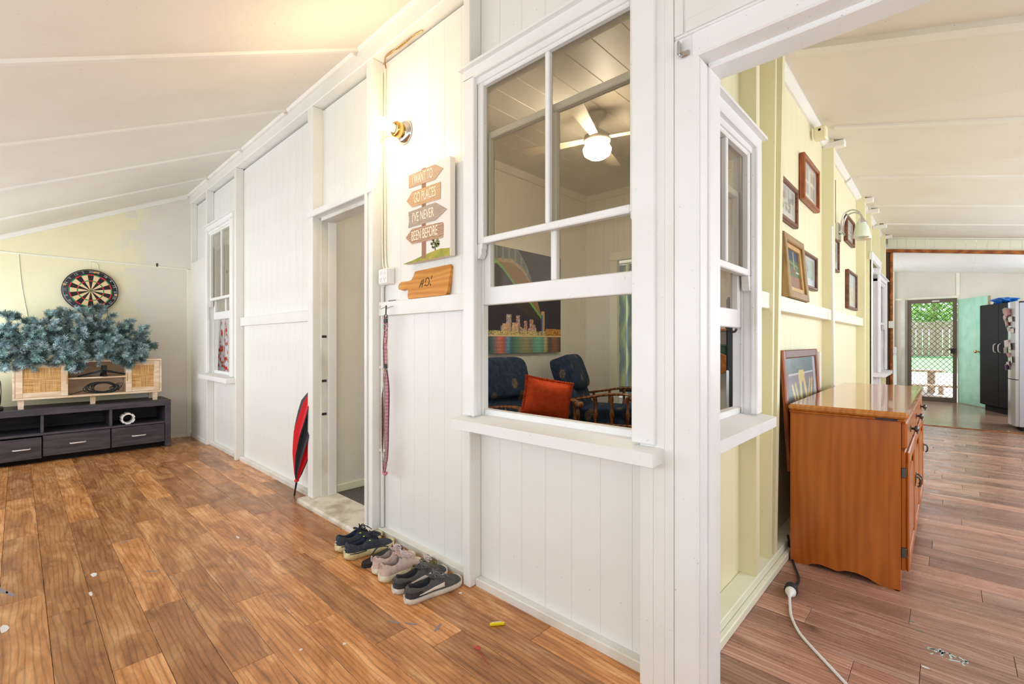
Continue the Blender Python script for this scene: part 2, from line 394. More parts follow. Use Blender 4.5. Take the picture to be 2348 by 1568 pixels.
def text_mesh(s, size, width=None, depth=.0006, mat='white', sx=1.0):
    cu = bpy.data.curves.new('lettering', 'FONT'); cu.body = s; cu.size = size; cu.align_x = 'CENTER'; cu.align_y = 'CENTER'; cu.extrude = depth
    o = bpy.data.objects.new('lettering', cu); COL.objects.link(o)
    dg = bpy.context.evaluated_depsgraph_get(); dg.update()
    me = bpy.data.meshes.new_from_object(o.evaluated_get(dg)); bpy.data.objects.remove(o)
    xs = [v.co.x for v in me.vertices]; k = sx
    if width: k = width/(max(xs)-min(xs))
    for v in me.vertices: v.co.x *= k
    me.materials.clear(); me.materials.append(M(mat)); return me
def lerp(a, b, t): return a+(b-a)*t
def curve_pts(pts, n=8):
    """Catmull-Rom through points"""
    P = [Vector(p) for p in pts]; out = []
    for i in range(len(P)-1):
        p0, p1, p2, p3 = P[max(i-1, 0)], P[i], P[i+1], P[min(i+2, len(P)-1)]
        for k in range(n):
            t = k/n
            out.append(.5*((2*p1)+(p2-p0)*t+(2*p0-5*p1+4*p2-p3)*t*t+(3*p1-p0-3*p2+p3)*t**3))
    out.append(P[-1]); return out
def interp(tab, s):
    for (a, x), (b, y) in zip(tab, tab[1:]):
        if s <= b: return lerp(x, y, (s-a)/(b-a) if b > a else 0)
    return tab[-1][1]

# ================================================================== THE SETTING
BOARD = {}
def board_mesh(w, h, mat):
    k = (round(w, 4), round(h, 4), mat)
    if k not in BOARD:
        c = .0016; a = w/2-.00015
        poly = [(-a+c, 0), (a-c, 0), (a, c), (a, .02), (-a, .02), (-a, c)]
        BOARD[k] = MB().prism(poly, 0, h, 'z').mesh('board', mat)
    return BOARD[k]
def boards(parent, u0, u1, plane, z0, z1, w, mat, axis='x', openings=(), start=None, dz=None):
    """vertical V-jointed boards. axis x: front at y=plane facing -y; axis y: front at x=plane facing +x"""
    u = u0 if start is None else start
    cuts = sorted({u0, u1, *[c for o in openings for c in o[:2] if u0 < c < u1]})
    edges = []
    while u < u1:
        a, b = max(u, u0), min(u+w, u1)
        pts = [a]+[c for c in cuts if a+.004 < c < b-.004]+[b]
        edges += list(zip(pts, pts[1:])); u += w
    for a, b in edges:
        if b-a < .006: continue
        m = (a+b)/2; segs = [(z0, z1 if dz is None else dz(m))]
        for o in openings:
            if o[0] < m < o[1]:
                segs = [q for (p, r) in segs for q in ((p, min(r, o[2])), (max(p, o[3]), r)) if q[1]-q[0] > .01]
        for p, r in segs:
            me = board_mesh(b-a, r-p, mat)
            if axis == 'x': link('board', me, parent, (m, plane, p))
            else: link('board', me, parent, (plane, m, p), (0, 0, pi/2))

# ---- verandah floor: printed planks laid along X, rows 0.1405 m
PLK = {}
def plank(parent, x0, x1, y0, y1, z, mat, th=.012):
    g = .0007; L = round(x1-x0, 3); Wd = round(y1-y0, 4); k = (L, Wd, mat, th)
    if k not in PLK:
        PLK[k] = MB().box(-L/2+g, L/2-g, -Wd/2+g, Wd/2-g, -th, 0, 0, .0008).mesh('plank', mat)
    return link('plank', PLK[k], parent, ((x0+x1)/2, (y0+y1)/2, z))
floor = struct('floor')
sbox('floor_base', -6.8, 1.78, -1.0, 1.62, -.06, -.0125, 'dark_void', floor)
ROWJ = {0: -2.744, 1: -2.126, 2: -2.504, 3: -1.82, 4: -2.29, 5: -1.897, 6: -1.59, 7: -1.416, 8: -2.753, 9: -1.175}
for r in range(-8, 11):
    y0 = .0865+.1412*r; y1 = y0+.1412
    if y0 > 1.49 or y1 < -1.0: continue
    j = ROWJ.get(r, random.uniform(-2.9, -1.2)); y0 = max(y0, -1.0); y1 = min(y1, 1.5)
    x = j-.972*6
    while x < 1.75:
        a, b = max(x, -6.78), min(x+.972, 1.76)
        if b-a > .03: plank(floor, a, b, y0, y1, 0, 'floor_oak')
        x += .972
plain('scuff_mark', '#8a7f80', rough=.6)
for x, y, a, l, w in ((-3.22, -.06, .35, .09, .012), (-3.12, -.02, .3, .05, .008), (-1.60, 1.10, .5, .03, .005), (-1.66, 1.06, .45, .035, .005), (-1.50, 1.16, 2.0, .03, .006), (-3.45, .42, 1.9, .03, .006), (-2.92, .46, .8, .03, .006)):
    ca, sa = cos(a), sin(a)
    MB().prism([(x+ca*l*cos(t)-sa*w*sin(t), y+sa*l*cos(t)+ca*w*sin(t)) for t in [2*pi*i/10 for i in range(10)]], .0001, .0006, 'z').obj('scuff', 'scuff_mark', floor)
# ---- sleepout floor
floor2 = struct('floor')
sbox('floor_base', -.75, 1.78, 1.62, 8.62, -.06, -.0125, 'dark_void', floor2)
ROWB = {3: -.25, 4: -.073, 5: -.432, 6: .173, 7: -.119, 10: .109, 12: -.075, 1: -.2, 2: .15, 8: .3, 9: -.35, 11: -.5}
for r in range(0, 51):
    y0 = 1.5+.1421*r; y1 = y0+.1421
    if y1 > 8.62: break
    j = ROWB.get(r, random.uniform(-.6, .37)); x = j-.97*2
    while x < 1.76:
        a, b = max(x, -.70), min(x+.97, 1.76)
        if b-a > .03: plank(floor2, a, b, y0, y1, 0, 'floor_rose')
        x += .97
# ---- kitchen floor, inner room carpet, next room carpet
fk = struct('floor'); sbox('floor_sheet', -1.6, 2.1, 8.62, 12.3, -.06, .0, 'floor_far', fk)
sbox('edge_strip', -.62, 1.76, 8.57, 8.63, 0, .008, 'raw_beam', fk, .003)
fr_ = struct('floor'); sbox('carpet_sheet', -3.4, -.74, 1.56, 4.92, -.04, .03, 'carpet', fr_)
sbox('carpet_sheet', -6.0, -.74, 4.92, 8.3, -.04, .03, 'carpet', fr_); sbox('carpet_sheet', -6.8, -3.4, 1.56, 4.92, -.04, .03, 'carpet', fr_)

# ---- verandah ceiling: fibro sheets with cover battens, falling away from the house wall
def zc(y): return 2.955-.49*(1.446-y)
ceil = struct('ceiling')
CX_ = [-6.8, -5.89, -4.79, -3.739, -2.653, -1.55, -.45, .65, 1.8]
for a, b in zip(CX_, CX_[1:]):
    MB().hexa([(a, -1.05, zc(-1.05)), (b, -1.05, zc(-1.05)), (b, 1.56, zc(1.56)), (a, 1.56, zc(1.56)),
               (a, -1.05, zc(-1.05)+.02), (b, -1.05, zc(-1.05)+.02), (b, 1.56, zc(1.56)+.02), (a, 1.56, zc(1.56)+.02)]).obj('ceiling_panel', 'ceiling_paint', ceil)
for x in CX_[:-1]+[-6.755]:
    if x == -6.8: continue
    w = .026; t = .012; y0, y1 = -1.0, 1.446
    MB().hexa([(x-w*.6, y0, zc(y0)-t), (x+w*.6, y0, zc(y0)-t), (x+w*.6, y1, zc(y1)-t), (x-w*.6, y1, zc(y1)-t),
               (x-w, y0, zc(y0)), (x+w, y0, zc(y0)), (x+w, y1, zc(y1)), (x-w, y1, zc(y1))]).obj('batten', 'ceiling_batten', ceil)
for a, b in zip(CX_, CX_[1:]):
    MB().prism([(1.424, zc(1.424)-.022), (1.446, zc(1.424)-.022), (1.446, zc(1.446)), (1.412, zc(1.412))], a+.03, b-.03, 'x').obj('cornice', 'ceiling_batten', ceil)

# ---- wall_front: the long house wall with exposed studs
wf = struct('wall_front')
OPEN_A = [(-6.015, -5.09, .79, 2.40), (-3.317, -2.571, -1, 2.06), (-1.645, -.735, .79, 2.40)]
sbox('shadow_gap', -6.75, -.72, 1.5415, 1.56, 2.80, 2.87, 'dark_void', wf)  # dark strip behind the open joint, the gap's shade put into its colour
boards(wf, -6.75, -.71, 1.52, .02, 2.826, .1345, 'white', 'x', OPEN_A)
def stud(x0, x1, y0, y1, z0, z1, mat='white', ch=.004, par=None, name='stud'): return sbox(name, x0, x1, y0, y1, z0, z1, mat, par or wf, ch)
stud(-1.679, -1.631, 1.448, 1.52, 0, 2.842); stud(-5.078, -5.03, 1.448, 1.52, 0, 2.842); stud(-6.08, -6.032, 1.448, 1.52, 0, 2.842)
stud(-3.40, -3.317, 1.447, 1.54, 0.0, 2.842); stud(-2.571, -2.50, 1.447, 1.54, 0.0, 2.842)
stud(-6.79, -6.74, 1.455, 1.52, 2.0, 2.842)
sbox('top_plate', -6.80, -.72, 1.444, 1.545, 2.842, 2.957, 'white', wf, .005)
for a, b in ((-6.032, -5.078), (-5.03, -3.40), (-2.50, -1.679), (-1.631, -.762)): sbox('bottom_plate', a, b, 1.482, 1.545, -.005, .036, 'white_worn', wf, .004)
for a, b in ((-5.03, -3.40), (-2.50, -1.679)): sbox('rail', a, b, 1.488, 1.52, 1.306, 1.388, 'white', wf, .003)
sbox('sheet_panel', -6.75, -6.08, 1.455, 1.468, 0.0, 2.11, 'white', wf, .002)
sbox('sheet_skirting', -6.75, -6.08, 1.447, 1.4555, 0.0, .045, 'white', wf, .002)
# corner post and boards beside the opening
stud(-.761, -.712, 1.44, 1.56, -.03, 2.96, 'white', .002, wf, 'corner_post')
stud(-.7118, -.673, 1.4415, 1.56, -.03, 2.96, 'white', .0012, wf, 'post_board'); stud(-.6728, -.643, 1.4405, 1.56, -.03, 2.96, 'white', .0012, wf, 'post_board')

# ---- trim_1: timber frame round the wide opening into the sleepout
tr = struct('trim_1')
sbox('post_board', -.6425, -.565, 1.44, 1.56, -.03, 2.115, 'white_trim', tr, .005)
sbox('jamb', -.5655, -.5525, 1.507, 1.60, -.02, 2.03, 'lilac_frame', tr, .003)
sbox('jamb_stop', -.566, -.560, 1.452, 1.507, -.02, 2.03, 'lilac_frame', tr, .001)
sbox('head_board', -.585, 1.0, 1.437, 1.56, 2.036, 2.113, 'white_trim', tr, .005)
sbox('head_stop', -.56, 1.0, 1.507, 1.60, 2.020, 2.04, 'white_trim', tr, .003)
sbox('head_ledge', -.63, 1.02, 1.430, 1.45, 2.108, 2.116, 'white_trim', tr, .002)
sbox('post_board', .9, 1.76, 1.44, 1.56, -.03, 2.3, 'white_trim', tr, .005)
# ---- wall_upper: sheeted infill over that opening
wu = struct('wall_upper')
for a, b in ((-.6425, -.1), (-.099, .55), (.551, 1.78)): sbox('sheet_panel', a, b, 1.446, 1.545, 2.116, 2.99, 'white', wu, .002)
sbox('cover_strip', -.605, 1.7, 1.441, 1.4465, 2.125, 2.165, 'white', wu, .002); sbox('cover_strip', -.641, -.612, 1.4395, 1.4465, 2.125, 2.9, 'white', wu, .002)

# ---- wall_left: sheeted end wall with cover strips
wl = struct('wall_left')
for a, b, z0, z1 in ((-1.05, -.12, -.02, 2.03), (-.119, .55, -.02, 2.03), (.551, 1.46, -.02, 2.03), (-1.05, -.12, 2.031, 3.0), (-.119, 1.56, 2.031, 3.0)):
    c = ((a+b)/2, (z0+z1)/2)
    MB().box(-6.81, -6.75, a, b, z0, z1, 0, .0015).obj('sheet_panel', 'left_wall', wl)
sbox('skirting', -6.75, -6.738, -1.0, 1.45, 0, .03, 'cream_white', wl, .003)
sbox('corner_strip', -6.75, -6.735, 1.41, 1.46, 0, 2.03, 'cream_white', wl, .003)
sbox('cover_strip', -6.75, -6.744, -1.0, 1.42, 2.022, 2.04, 'cream_white', wl, .002)
wl_c = MB().hexa([(-6.75, -1.0, zc(-1.0)-.05), (-6.735, -1.0, zc(-1.0)-.05), (-6.735, 1.42, zc(1.42)-.05), (-6.75, 1.42, zc(1.42)-.05),
                  (-6.75, -1.0, zc(-1.0)), (-6.735, -1.0, zc(-1.0)), (-6.735, 1.42, zc(1.42)), (-6.75, 1.42, zc(1.42))]).obj('cornice', 'ceiling_batten', wl)
# ---- verandah outer wall (behind the camera) with a band of window openings
wo = struct('wall_outer')
sbox('wall_sheet', -6.8, 1.8, -1.06, -1.0, -.02, .72, 'white', wo); sbox('wall_sheet', -6.8, 1.8, -1.06, -1.0, 1.70, 1.84, 'white', wo)
for x in (-6.78, -5.2, -3.6, -2.0, -.4, 1.35): sbox('mullion', x, x+.06, -1.05, -.98, .72, 1.70, 'white', wo, .004)
sbox('wall_sheet', -6.8, -6.6, -1.06, -1.0, .72, 1.70, 'white', wo); sbox('wall_sheet', 1.4, 1.8, -1.06, -1.0, .72, 1.70, 'white', wo)
we = struct('wall_end')
sbox('wall_sheet', 1.78, 1.84, -1.06, 1.5, -.02, .78, 'white', we); sbox('wall_sheet', 1.78, 1.84, -1.06, 1.5, 1.72, 3.0, 'white', we)
sbox('wall_sheet', 1.78, 1.84, -1.06, -.7, .78, 1.72, 'white', we); sbox('wall_sheet', 1.78, 1.84, 1.2, 1.5, .78, 1.72, 'white', we)

# ---- wall_right: yellow boarded wall running away from the opening
wr = struct('wall_right')
OPEN_B = [(1.64, 2.325, .79, 2.06), (6.72, 7.55, -1, 2.09), (7.62, 8.30, .78, 1.97)]
boards(wr, 1.56, 8.6, -.72, .06, 2.97, .1345, 'yellow', 'y', OPEN_B)
def bstud(y0, y1, z0=.07, z1=2.775, mat='cream_stud', lean=0):
    c = ((y0+y1)/2)
    MB().hexa([(-.72, y0-c, z0), (-.645, y0-c, z0), (-.645, y1-c, z0), (-.72, y1-c, z0),
               (-.72, y0-c+lean, z1), (-.645, y0-c+lean, z1), (-.645, y1-c+lean, z1), (-.72, y1-c+lean, z1)]).obj('stud', mat, wr, (0, c, 0))
bstud(2.328, 2.378); bstud(2.634, 2.684, lean=.165); bstud(2.56, 2.585, lean=.10); bstud(4.30, 4.36); bstud(6.12, 6.2); bstud(6.66, 6.72); bstud(7.55, 7.61); bstud(8.30, 8.38); bstud(1.585, 1.64)
sbox('bottom_plate', -.72, -.64, 1.60, 8.6, -.005, .07, 'cream_white', wr, .004)
sbox('floor_bead', -.64, -.617, 1.60, 6.7, 0, .036, 'cream_white', wr, .004)
for a, b in ((2.38, 2.64), (2.75, 4.30), (4.36, 6.12)): sbox('rail', -.72, -.66, a, b, 1.318, 1.40, 'cream_white', wr, .003)
# ---- sleepout ceiling
def zr(x, y=5.): return 2.735-.0145*(y-2.8)-(.2875-.0215*(y-2.8))*(x+.66)
ceil2 = struct('ceiling')
BY = [1.56, 2.84, 4.04, 5.37, 6.52, 7.55, 8.62]
for a, b in zip(BY, BY[1:]):
    MB().hexa([(-.75, a, zr(-.75, a)), (1.8, a, zr(1.8, a)), (1.8, b, zr(1.8, b)), (-.75, b, zr(-.75, b)),
               (-.75, a, zr(-.75, a)+.02), (1.8, a, zr(1.8, a)+.02), (1.8, b, zr(1.8, b)+.02), (-.75, b, zr(-.75, b)+.02)]).obj('ceiling_panel', 'ceiling_paint', ceil2)
for y in BY[1:]:
    w, t = (.036, .03) if y < 3 else (.03, .014)
    if y > 8: y = 8.55
    MB().hexa([(-.60, y-w, zr(-.60, y)-t), (1.78, y-w, zr(1.78, y)-t), (1.78, y+w, zr(1.78, y)-t), (-.60, y+w, zr(-.6, y)-t),
               (-.60, y-w, zr(-.60, y)), (1.78, y-w, zr(1.78, y)), (1.78, y+w, zr(1.78, y)), (-.60, y+w, zr(-.6, y))]).obj('batten', 'ceiling_batten', ceil2)
for a, b in zip(BY, BY[1:]):
    MB().prism([(-.72, zr(-.72, (a+b)/2)-.05), (-.705, zr(-.72, (a+b)/2)-.05), (-.672, zr(-.672, (a+b)/2)-.014), (-.672, zr(-.672, (a+b)/2)+.01), (-.72, zr(-.72, (a+b)/2)+.01)], a+.0, b-.02, 'y').obj('cornice', 'ceiling_batten', ceil2)
for y in (4.33, 6.16, 6.69, 7.58, 8.34):
    sbox('rafter_end', -.72, -.575, y-.035, y+.035, zr(-.6, y)-.05, zr(-.6, y)-.004, 'ceiling_batten', ceil2, .006)
# sleepout outer wall with windows (out of the frame to the right)
wo2 = struct('wall_outer')
sbox('wall_sheet', 1.78, 1.84, 1.5, 8.62, -.02, .88, 'cream_white', wo2); sbox('wall_sheet', 1.78, 1.84, 1.5, 8.62, 2.02, 2.5, 'cream_white', wo2)
for y in (1.5, 3.3, 5.0, 6.7, 8.1): sbox('mullion', 1.77, 1.84, y, y+.08, .88, 2.02, 'white', wo2, .004)
sbox('wall_sheet', 1.78, 1.84, 8.15, 8.62, .88, 2.02, 'cream_white', wo2); sbox('wall_sheet', 1.78, 1.84, 1.5, 1.9, .88, 2.02, 'cream_white', wo2)

# ---- doorway in the front wall: head, stops, threshold
d1 = struct('door_1')
sbox('head', -3.397, -2.504, 1.436, 1.56, 2.043, 2.088, 'white_trim', d1, .004)
sbox('head_stop', -3.30, -2.571, 1.50, 1.60, 2.022, 2.045, 'white_worn', d1, .002)
sbox('jamb', -3.317, -3.296, 1.50, 1.61, .03, 2.03, 'white_worn', d1, .003); sbox('jamb', -3.296, -3.283, 1.55, 1.61, .03, 2.03, 'white_trim', d1, .002)
sbox('jamb', -2.590, -2.571, 1.51, 1.61, .03, 2.03, 'white_worn', d1, .003)
sbox('casing', -2.571, -2.548, 1.434, 1.446, .03, 2.043, 'white_trim', d1, .002)
MB().prism([(1.372, -.004), (1.372, .018), (1.382, .03), (1.62, .036), (1.62, -.004)], -3.405, -2.492, 'x').obj('threshold', 'threshold_paint', d1)
for z in (.62, .86, 1.18): sbox('hinge_mark', -3.2965, -3.2945, 1.505, 1.54, z, z+.018, 'dark_metal', d1)

# ---- roof slab, unseen, added above the house to stop sun leaks
rf = struct('sun_block'); sbox('sun_block_sheet', -7.0, 2.2, -1.3, 12.32, 3.06, 3.10, 'ceiling_paint', rf)
# ---- inner room shell
iw = struct('wall_inner_left')
boards(iw, 1.56, 4.9, -3.33, .03, 2.98, .135, 'room_wall', 'y')
sbox('skirting', -3.33, -3.315, 1.62, 4.9, .03, .085, 'cream_white', iw, .003)
ib = struct('wall_inner_back')
boards(ib, -3.33, -.74, 4.9, .03, 2.98, .135, 'room_wall', 'x', [(-2.87, -2.05, -1, 2.12)])
sbox('corner_bead', -3.37, -3.322, 4.892, 4.96, .03, 2.97, 'room_wall', ib, .002)
sbox('skirting', -3.33, -2.97, 4.888, 4.90, .03, .16, 'room_wall', ib, .003)
d3 = struct('door_2')
sbox('casing', -2.97, -2.87, 4.875, 4.93, .03, 2.118, 'cream_white', d3, .004); sbox('casing', -2.05, -1.95, 4.875, 4.93, .03, 2.118, 'cream_white', d3, .004)
sbox('casing', -2.97, -1.95, 4.874, 4.93, 2.12, 2.22, 'cream_white', d3, .004)
ic = struct('ceiling')
x = -3.35
while x < -.72:
    sbox('ceiling_board', x, min(x+.20, -.715), 1.54, 4.93, 2.952, 2.975, 'room_ceiling', ic, .004); x += .2005
MB().prism([(-3.33, 2.89), (-3.31, 2.89), (-3.27, 2.952), (-3.33, 2.952)], 1.56, 4.9, 'y').obj('cornice', 'room_wall', ic)
MB().prism([(4.9, 2.89), (4.88, 2.89), (4.84, 2.952), (4.9, 2.952)], -3.33, -.74, 'x').obj('cornice', 'room_wall', ic)
# room behind the inner doorway, and the room behind the far window
nb = struct('wall_bedroom')
sbox('wall_sheet', -6.0, -.74, 8.3, 8.34, 0, 2.98, 'kitchen_wall', nb); sbox('wall_sheet', -6.04, -6.0, 4.9, 6.6, 0, 2.98, 'kitchen_wall', nb)
sbox('wall_sheet', -6.04, -6.0, 8.0, 8.3, 0, 2.98, 'kitchen_wall', nb); sbox('wall_sheet', -6.04, -6.0, 6.6, 8.0, 0, 1.0, 'kitchen_wall', nb)
sbox('wall_sheet', -6.04, -6.0, 6.6, 8.0, 2.2, 2.98, 'kitchen_wall', nb); sbox('wall_sheet', -6.8, -3.42, 4.92, 4.96, 0, 2.98, 'room_wall', nb)
sbox('wall_sheet', -6.86, -6.8, 1.5, 4.96, 0, 2.98, 'room_wall', nb); sbox('ceiling_sheet', -6.86, -.72, 4.93, 8.34, 2.97, 3.0, 'room_ceiling', nb)
sbox('ceiling_sheet', -6.86, -3.36, 1.545, 4.93, 2.97, 3.0, 'room_ceiling', nb); sbox('wall_sheet', -3.42, -3.36, 1.56, 4.93, .0, 2.97, 'room_wall', nb)

# ---- sash windows. local x along the wall, local y into the wall (0 = stud face), z up
def sash(par, name, x0, x1, z0, z1, y0, y1, st, top, bot, mulx, mw=.022, mat='white_trim', gmat='glass', horns=False):
    """stile width st, rails top/bot; each stile, rail and pane is a part"""
    s = bpy.data.objects.new(name, None); COL.objects.link(s); s.parent = par; s.empty_display_size = .02
    sbox('stile', x0, x0+st, y0, y1, z0, z1, mat, s, .004); sbox('stile', x1-st, x1, y0, y1, z0, z1, mat, s, .004)
    sbox('rail', x0+st, x1-st, y0+.0005, y1, z1-top, z1, mat, s, .004); sbox('rail', x0+st, x1-st, y0+.0005, y1, z0, z0+bot, mat, s, .004)
    sbox('glazing_bar', mulx-mw/2, mulx+mw/2, y0+.004, y1-.002, z0+bot, z1-top, mat, s, .004)
    yc = y0+(y1-y0)*.7
    for a, b in ((x0+st, mulx-mw/2), (mulx+mw/2, x1-st)): sbox('pane', a, b, yc, yc+.003, z0+bot, z1-top, gmat, s)
    if horns:
        for sx, xx in ((1, x0), (-1, x1)):
            pr = [(0, 0), (.034, 0), (.034, -.02), (.028, -.03), (.030, -.045), (.018, -.062), (.010, -.066), (0, -.066)]
            MB().prism([(xx+sx*p, z0+q) for p, q in pr], y0, y1-.004, 'y').obj('horn', mat, s)
    return s
def window(name, loc, rz, x0, x1, z0, z1, meet, low, casmat='white_trim', cw=.075, stile=.038, lift=False, label=None, depth=.09):
    """x0..x1, z0..z1: outer edge of the casing; meet: z of the upper sash's bottom; low: z of the raised lower sash's bottom"""
    w = struct(name, loc, rz, label)
    f = -.02
    sbox('casing', x0, x0+cw, f, .004, z0+.01, z1-.05, casmat, w, .004); sbox('casing', x1-cw-.0095, x1, f, .004, z0+.01, z1-.05, casmat, w, .004)
    sbox('head_casing', x0, x1, f, .004, z1-.06, z1-.008, casmat, w, .004)
    MB().prism([(f-.022, z1-.012), (f-.022, z1), (.004, z1+.012), (.004, z1-.012)], x0-.012, x1+.012, 'x').obj('head_drip', casmat, w)
    MB().prism([(f-.055, z0-.048), (f-.055, z0-.004), (.07, z0+.012), (.07, z0-.048)], x0-.025, x1+.02, 'x').obj('sill', casmat, w)
    sbox('sill_bead', x0+.05, x1-.05, .052, .09, z0+.008, z0+.036, casmat, w, .003)
    # frame linings
    sbox('lining', x0+.035, x0+.058, 0, depth, z0, z1-.05, casmat, w, .002); sbox('lining', x1-.058, x1-.035, 0, depth, z0, z1-.05, casmat, w, .002)
    sbox('lining', x0+.035, x1-.035, 0, depth, z1-.085, z1-.05, casmat, w, .002)
    for a, b in ((x0+.058, x0+.072), (x1-.072, x1-.058)):
        sbox('stop_bead', a, b, -.006, .008, z0+.01, z1-.08, casmat, w, .003); sbox('parting_bead', a, b, .043, .049, z0+.01, z1-.08, casmat, w, .001)
    ix0, ix1 = x0+.068, x1-.068; zt = z1-.05; xm = (ix0+ix1)/2
    sash(w, 'upper_sash', ix0, ix1, meet, zt, .008, .042, stile, .05, .03, xm, .023, casmat, horns=True)
    hgt = zt-meet
    sash(w, 'lower_sash', ix0-.004, ix1+.004, low, low+hgt+.03, .05, .086, stile+.006, .03, .082, xm, .03, casmat)
    if lift:
        MB().tube(curve_pts([(x1-.16, .085, low+.005), (x1-.16, .075, low-.012), (x1-.16, .05, low-.02), (x1-.16, .04, low-.006)], 5), .005).obj('sash_lift', 'dark_metal', w)
    return w
window('window_1', (0, 1.448, 0), 0, -6.03, -5.075, .80, 2.42, 1.60, 1.395)
window('window_2', (0, 1.448, 0), 0, -1.657, -.702, .80, 2.42, 1.60, 1.322)
wb = window('window_3', (-.645, 0, 0), pi/2, 1.62, 2.342, .815, 2.085, 1.447, 1.215, 'lilac_frame', .06, .036, True)
window('window_4', (-.645, 0, 0), pi/2, 7.36, 8.33, .76, 2.0, 1.38, 1.05, 'lilac_frame', .06, .036)
# flaking paint left on the raised sash of window_2
for x in (-1.56, -1.51, -1.47, -1.42, -1.37, -1.32, -1.27):
    sbox('bare_patch', x, x+.026, 1.4965, 1.4975, 2.108, 2.126, 'frame_wood', bpy.data.objects['window_2'])
# ---- door in the yellow wall, grey door leaf standing open inside
dB = struct('door_3')
sbox('casing', -.66, -.635, 6.66, 6.74, .0, 2.17, 'lilac_frame', dB, .004); sbox('casing', -.66, -.635, 7.53, 7.60, 0, 2.17, 'lilac_frame', dB, .004)
sbox('casing', -.66, -.63, 6.64, 7.62, 2.09, 2.18, 'lilac_frame', dB, .004); sbox('jamb', -.76, -.66, 7.50, 7.54, 0, 2.1, 'lilac_frame', dB, .002)
sbox('leaf', -.735, -.70, 6.74, 7.50, .01, 2.09, 'lilac_frame', dB, .004)
for z0, z1 in ((.15, .9), (1.05, 1.95)): sbox('panel', -.703, -.694, 6.84, 7.40, z0, z1, 'lilac_frame', dB, .004)

# ---- kitchen beyond the sleepout
wk = struct('wall_kitchen')
# header wall over the wide opening: short boards over an unpainted beam that dips to the right
def zb(x): return 2.455-.150*(x+.64)
nB = 24
for i in range(nB):
    a = -.64+i*.1005; b = a+.1005
    MB().prism([(a+.001, zb(a)+.028), (b-.001, zb(b)+.028), (b-.001, zr(b, 8.6)+.02), (a+.001, zr(a, 8.6)+.02)], 8.60, 8.62, 'y').obj('board', 'cream_white', wk)
MB().hexa([(-.66, 8.57, zb(-.66)-.012), (1.8, 8.57, zb(1.8)-.012), (1.8, 8.63, zb(1.8)-.012), (-.66, 8.63, zb(-.66)-.012),
           (-.66, 8.57, zb(-.66)+.03), (1.8, 8.57, zb(1.8)+.03), (1.8, 8.63, zb(1.8)+.03), (-.66, 8.63, zb(-.66)+.03)]).obj('beam', 'raw_beam', wk)
sbox('post', -.70, -.615, 8.60, 8.70, 0, 2.46, 'raw_post', wk, .004); sbox('post_edge', -.614, -.585, 8.585, 8.66, 0, 2.46, 'raw_beam', wk, .003)
sbox('wall_sheet', -1.64, -.70, 8.62, 8.66, 0, 2.9, 'kitchen_wall', wk); sbox('wall_sheet', -1.66, -1.6, 8.62, 10.2, 0, 2.9, 'kitchen_wall', wk); sbox('wall_sheet', -1.66, -1.6, 11.6, 12.2, 0, 2.9, 'kitchen_wall', wk); sbox('wall_sheet', -1.66, -1.6, 10.2, 11.6, 0, 1.0, 'kitchen_wall', wk); sbox('wall_sheet', -1.66, -1.6, 10.2, 11.6, 2.0, 2.9, 'kitchen_wall', wk)
# far wall with screen-door opening X -.585...155
sbox('wall_sheet', -1.6, -.60, 12.2, 12.26, 0, 2.9, 'kitchen_wall', wk); sbox('wall_sheet', -.60, .12, 12.2, 12.26, 1.99, 2.9, 'kitchen_wall', wk)
sbox('wall_sheet', .121, 2.1, 12.2, 12.26, 0, 2.9, 'kitchen_wall', wk)
sbox('cover_strip', -.80, .14, 12.19, 12.2, 1.985, 2.03, 'cream_white', wk, .003); sbox('cover_strip', .10, .15, 12.188, 12.2, 2.03, 2.8, 'cream_white', wk, .003)
sbox('corner_stud', -.88, -.80, 12.14, 12.2, 0, 2.8, 'cream_white', wk, .004); sbox('stud', -1.02, -.97, 12.14, 12.2, 0, 2.8, 'kitchen_wall', wk, .004); sbox('door_post', -.70, -.635, 12.13, 12.2, 0, 2.0, 'white_worn', wk, .004)
sbox('wall_sheet', 2.06, 2.12, 8.62, 9.3, 0, 2.9, 'kitchen_wall', wk); sbox('wall_sheet', 2.06, 2.12, 11.1, 12.26, 0, 2.9, 'kitchen_wall', wk); sbox('wall_sheet', 2.06, 2.12, 9.3, 11.1, 0, .95, 'kitchen_wall', wk); sbox('wall_sheet', 2.06, 2.12, 9.3, 11.1, 2.05, 2.9, 'kitchen_wall', wk)
sbox('wall_sheet', 1.76, 2.12, 8.60, 8.66, 0, 2.9, 'kitchen_wall', wk)
ck = struct('ceiling')
def zk(x): return 2.55-.12*(x+.64)
for a, b in ((-1.66, -.6), (-.599, .3), (.301, 1.2), (1.201, 2.12)):
    MB().hexa([(a, 8.63, zk(a)), (b, 8.63, zk(b)), (b, 12.26, zk(b)), (a, 12.26, zk(a)), (a, 8.63, zk(a)+.02), (b, 8.63, zk(b)+.02), (b, 12.26, zk(b)+.02), (a, 12.26, zk(a)+.02)]).obj('ceiling_panel', 'ceiling_batten', ck)
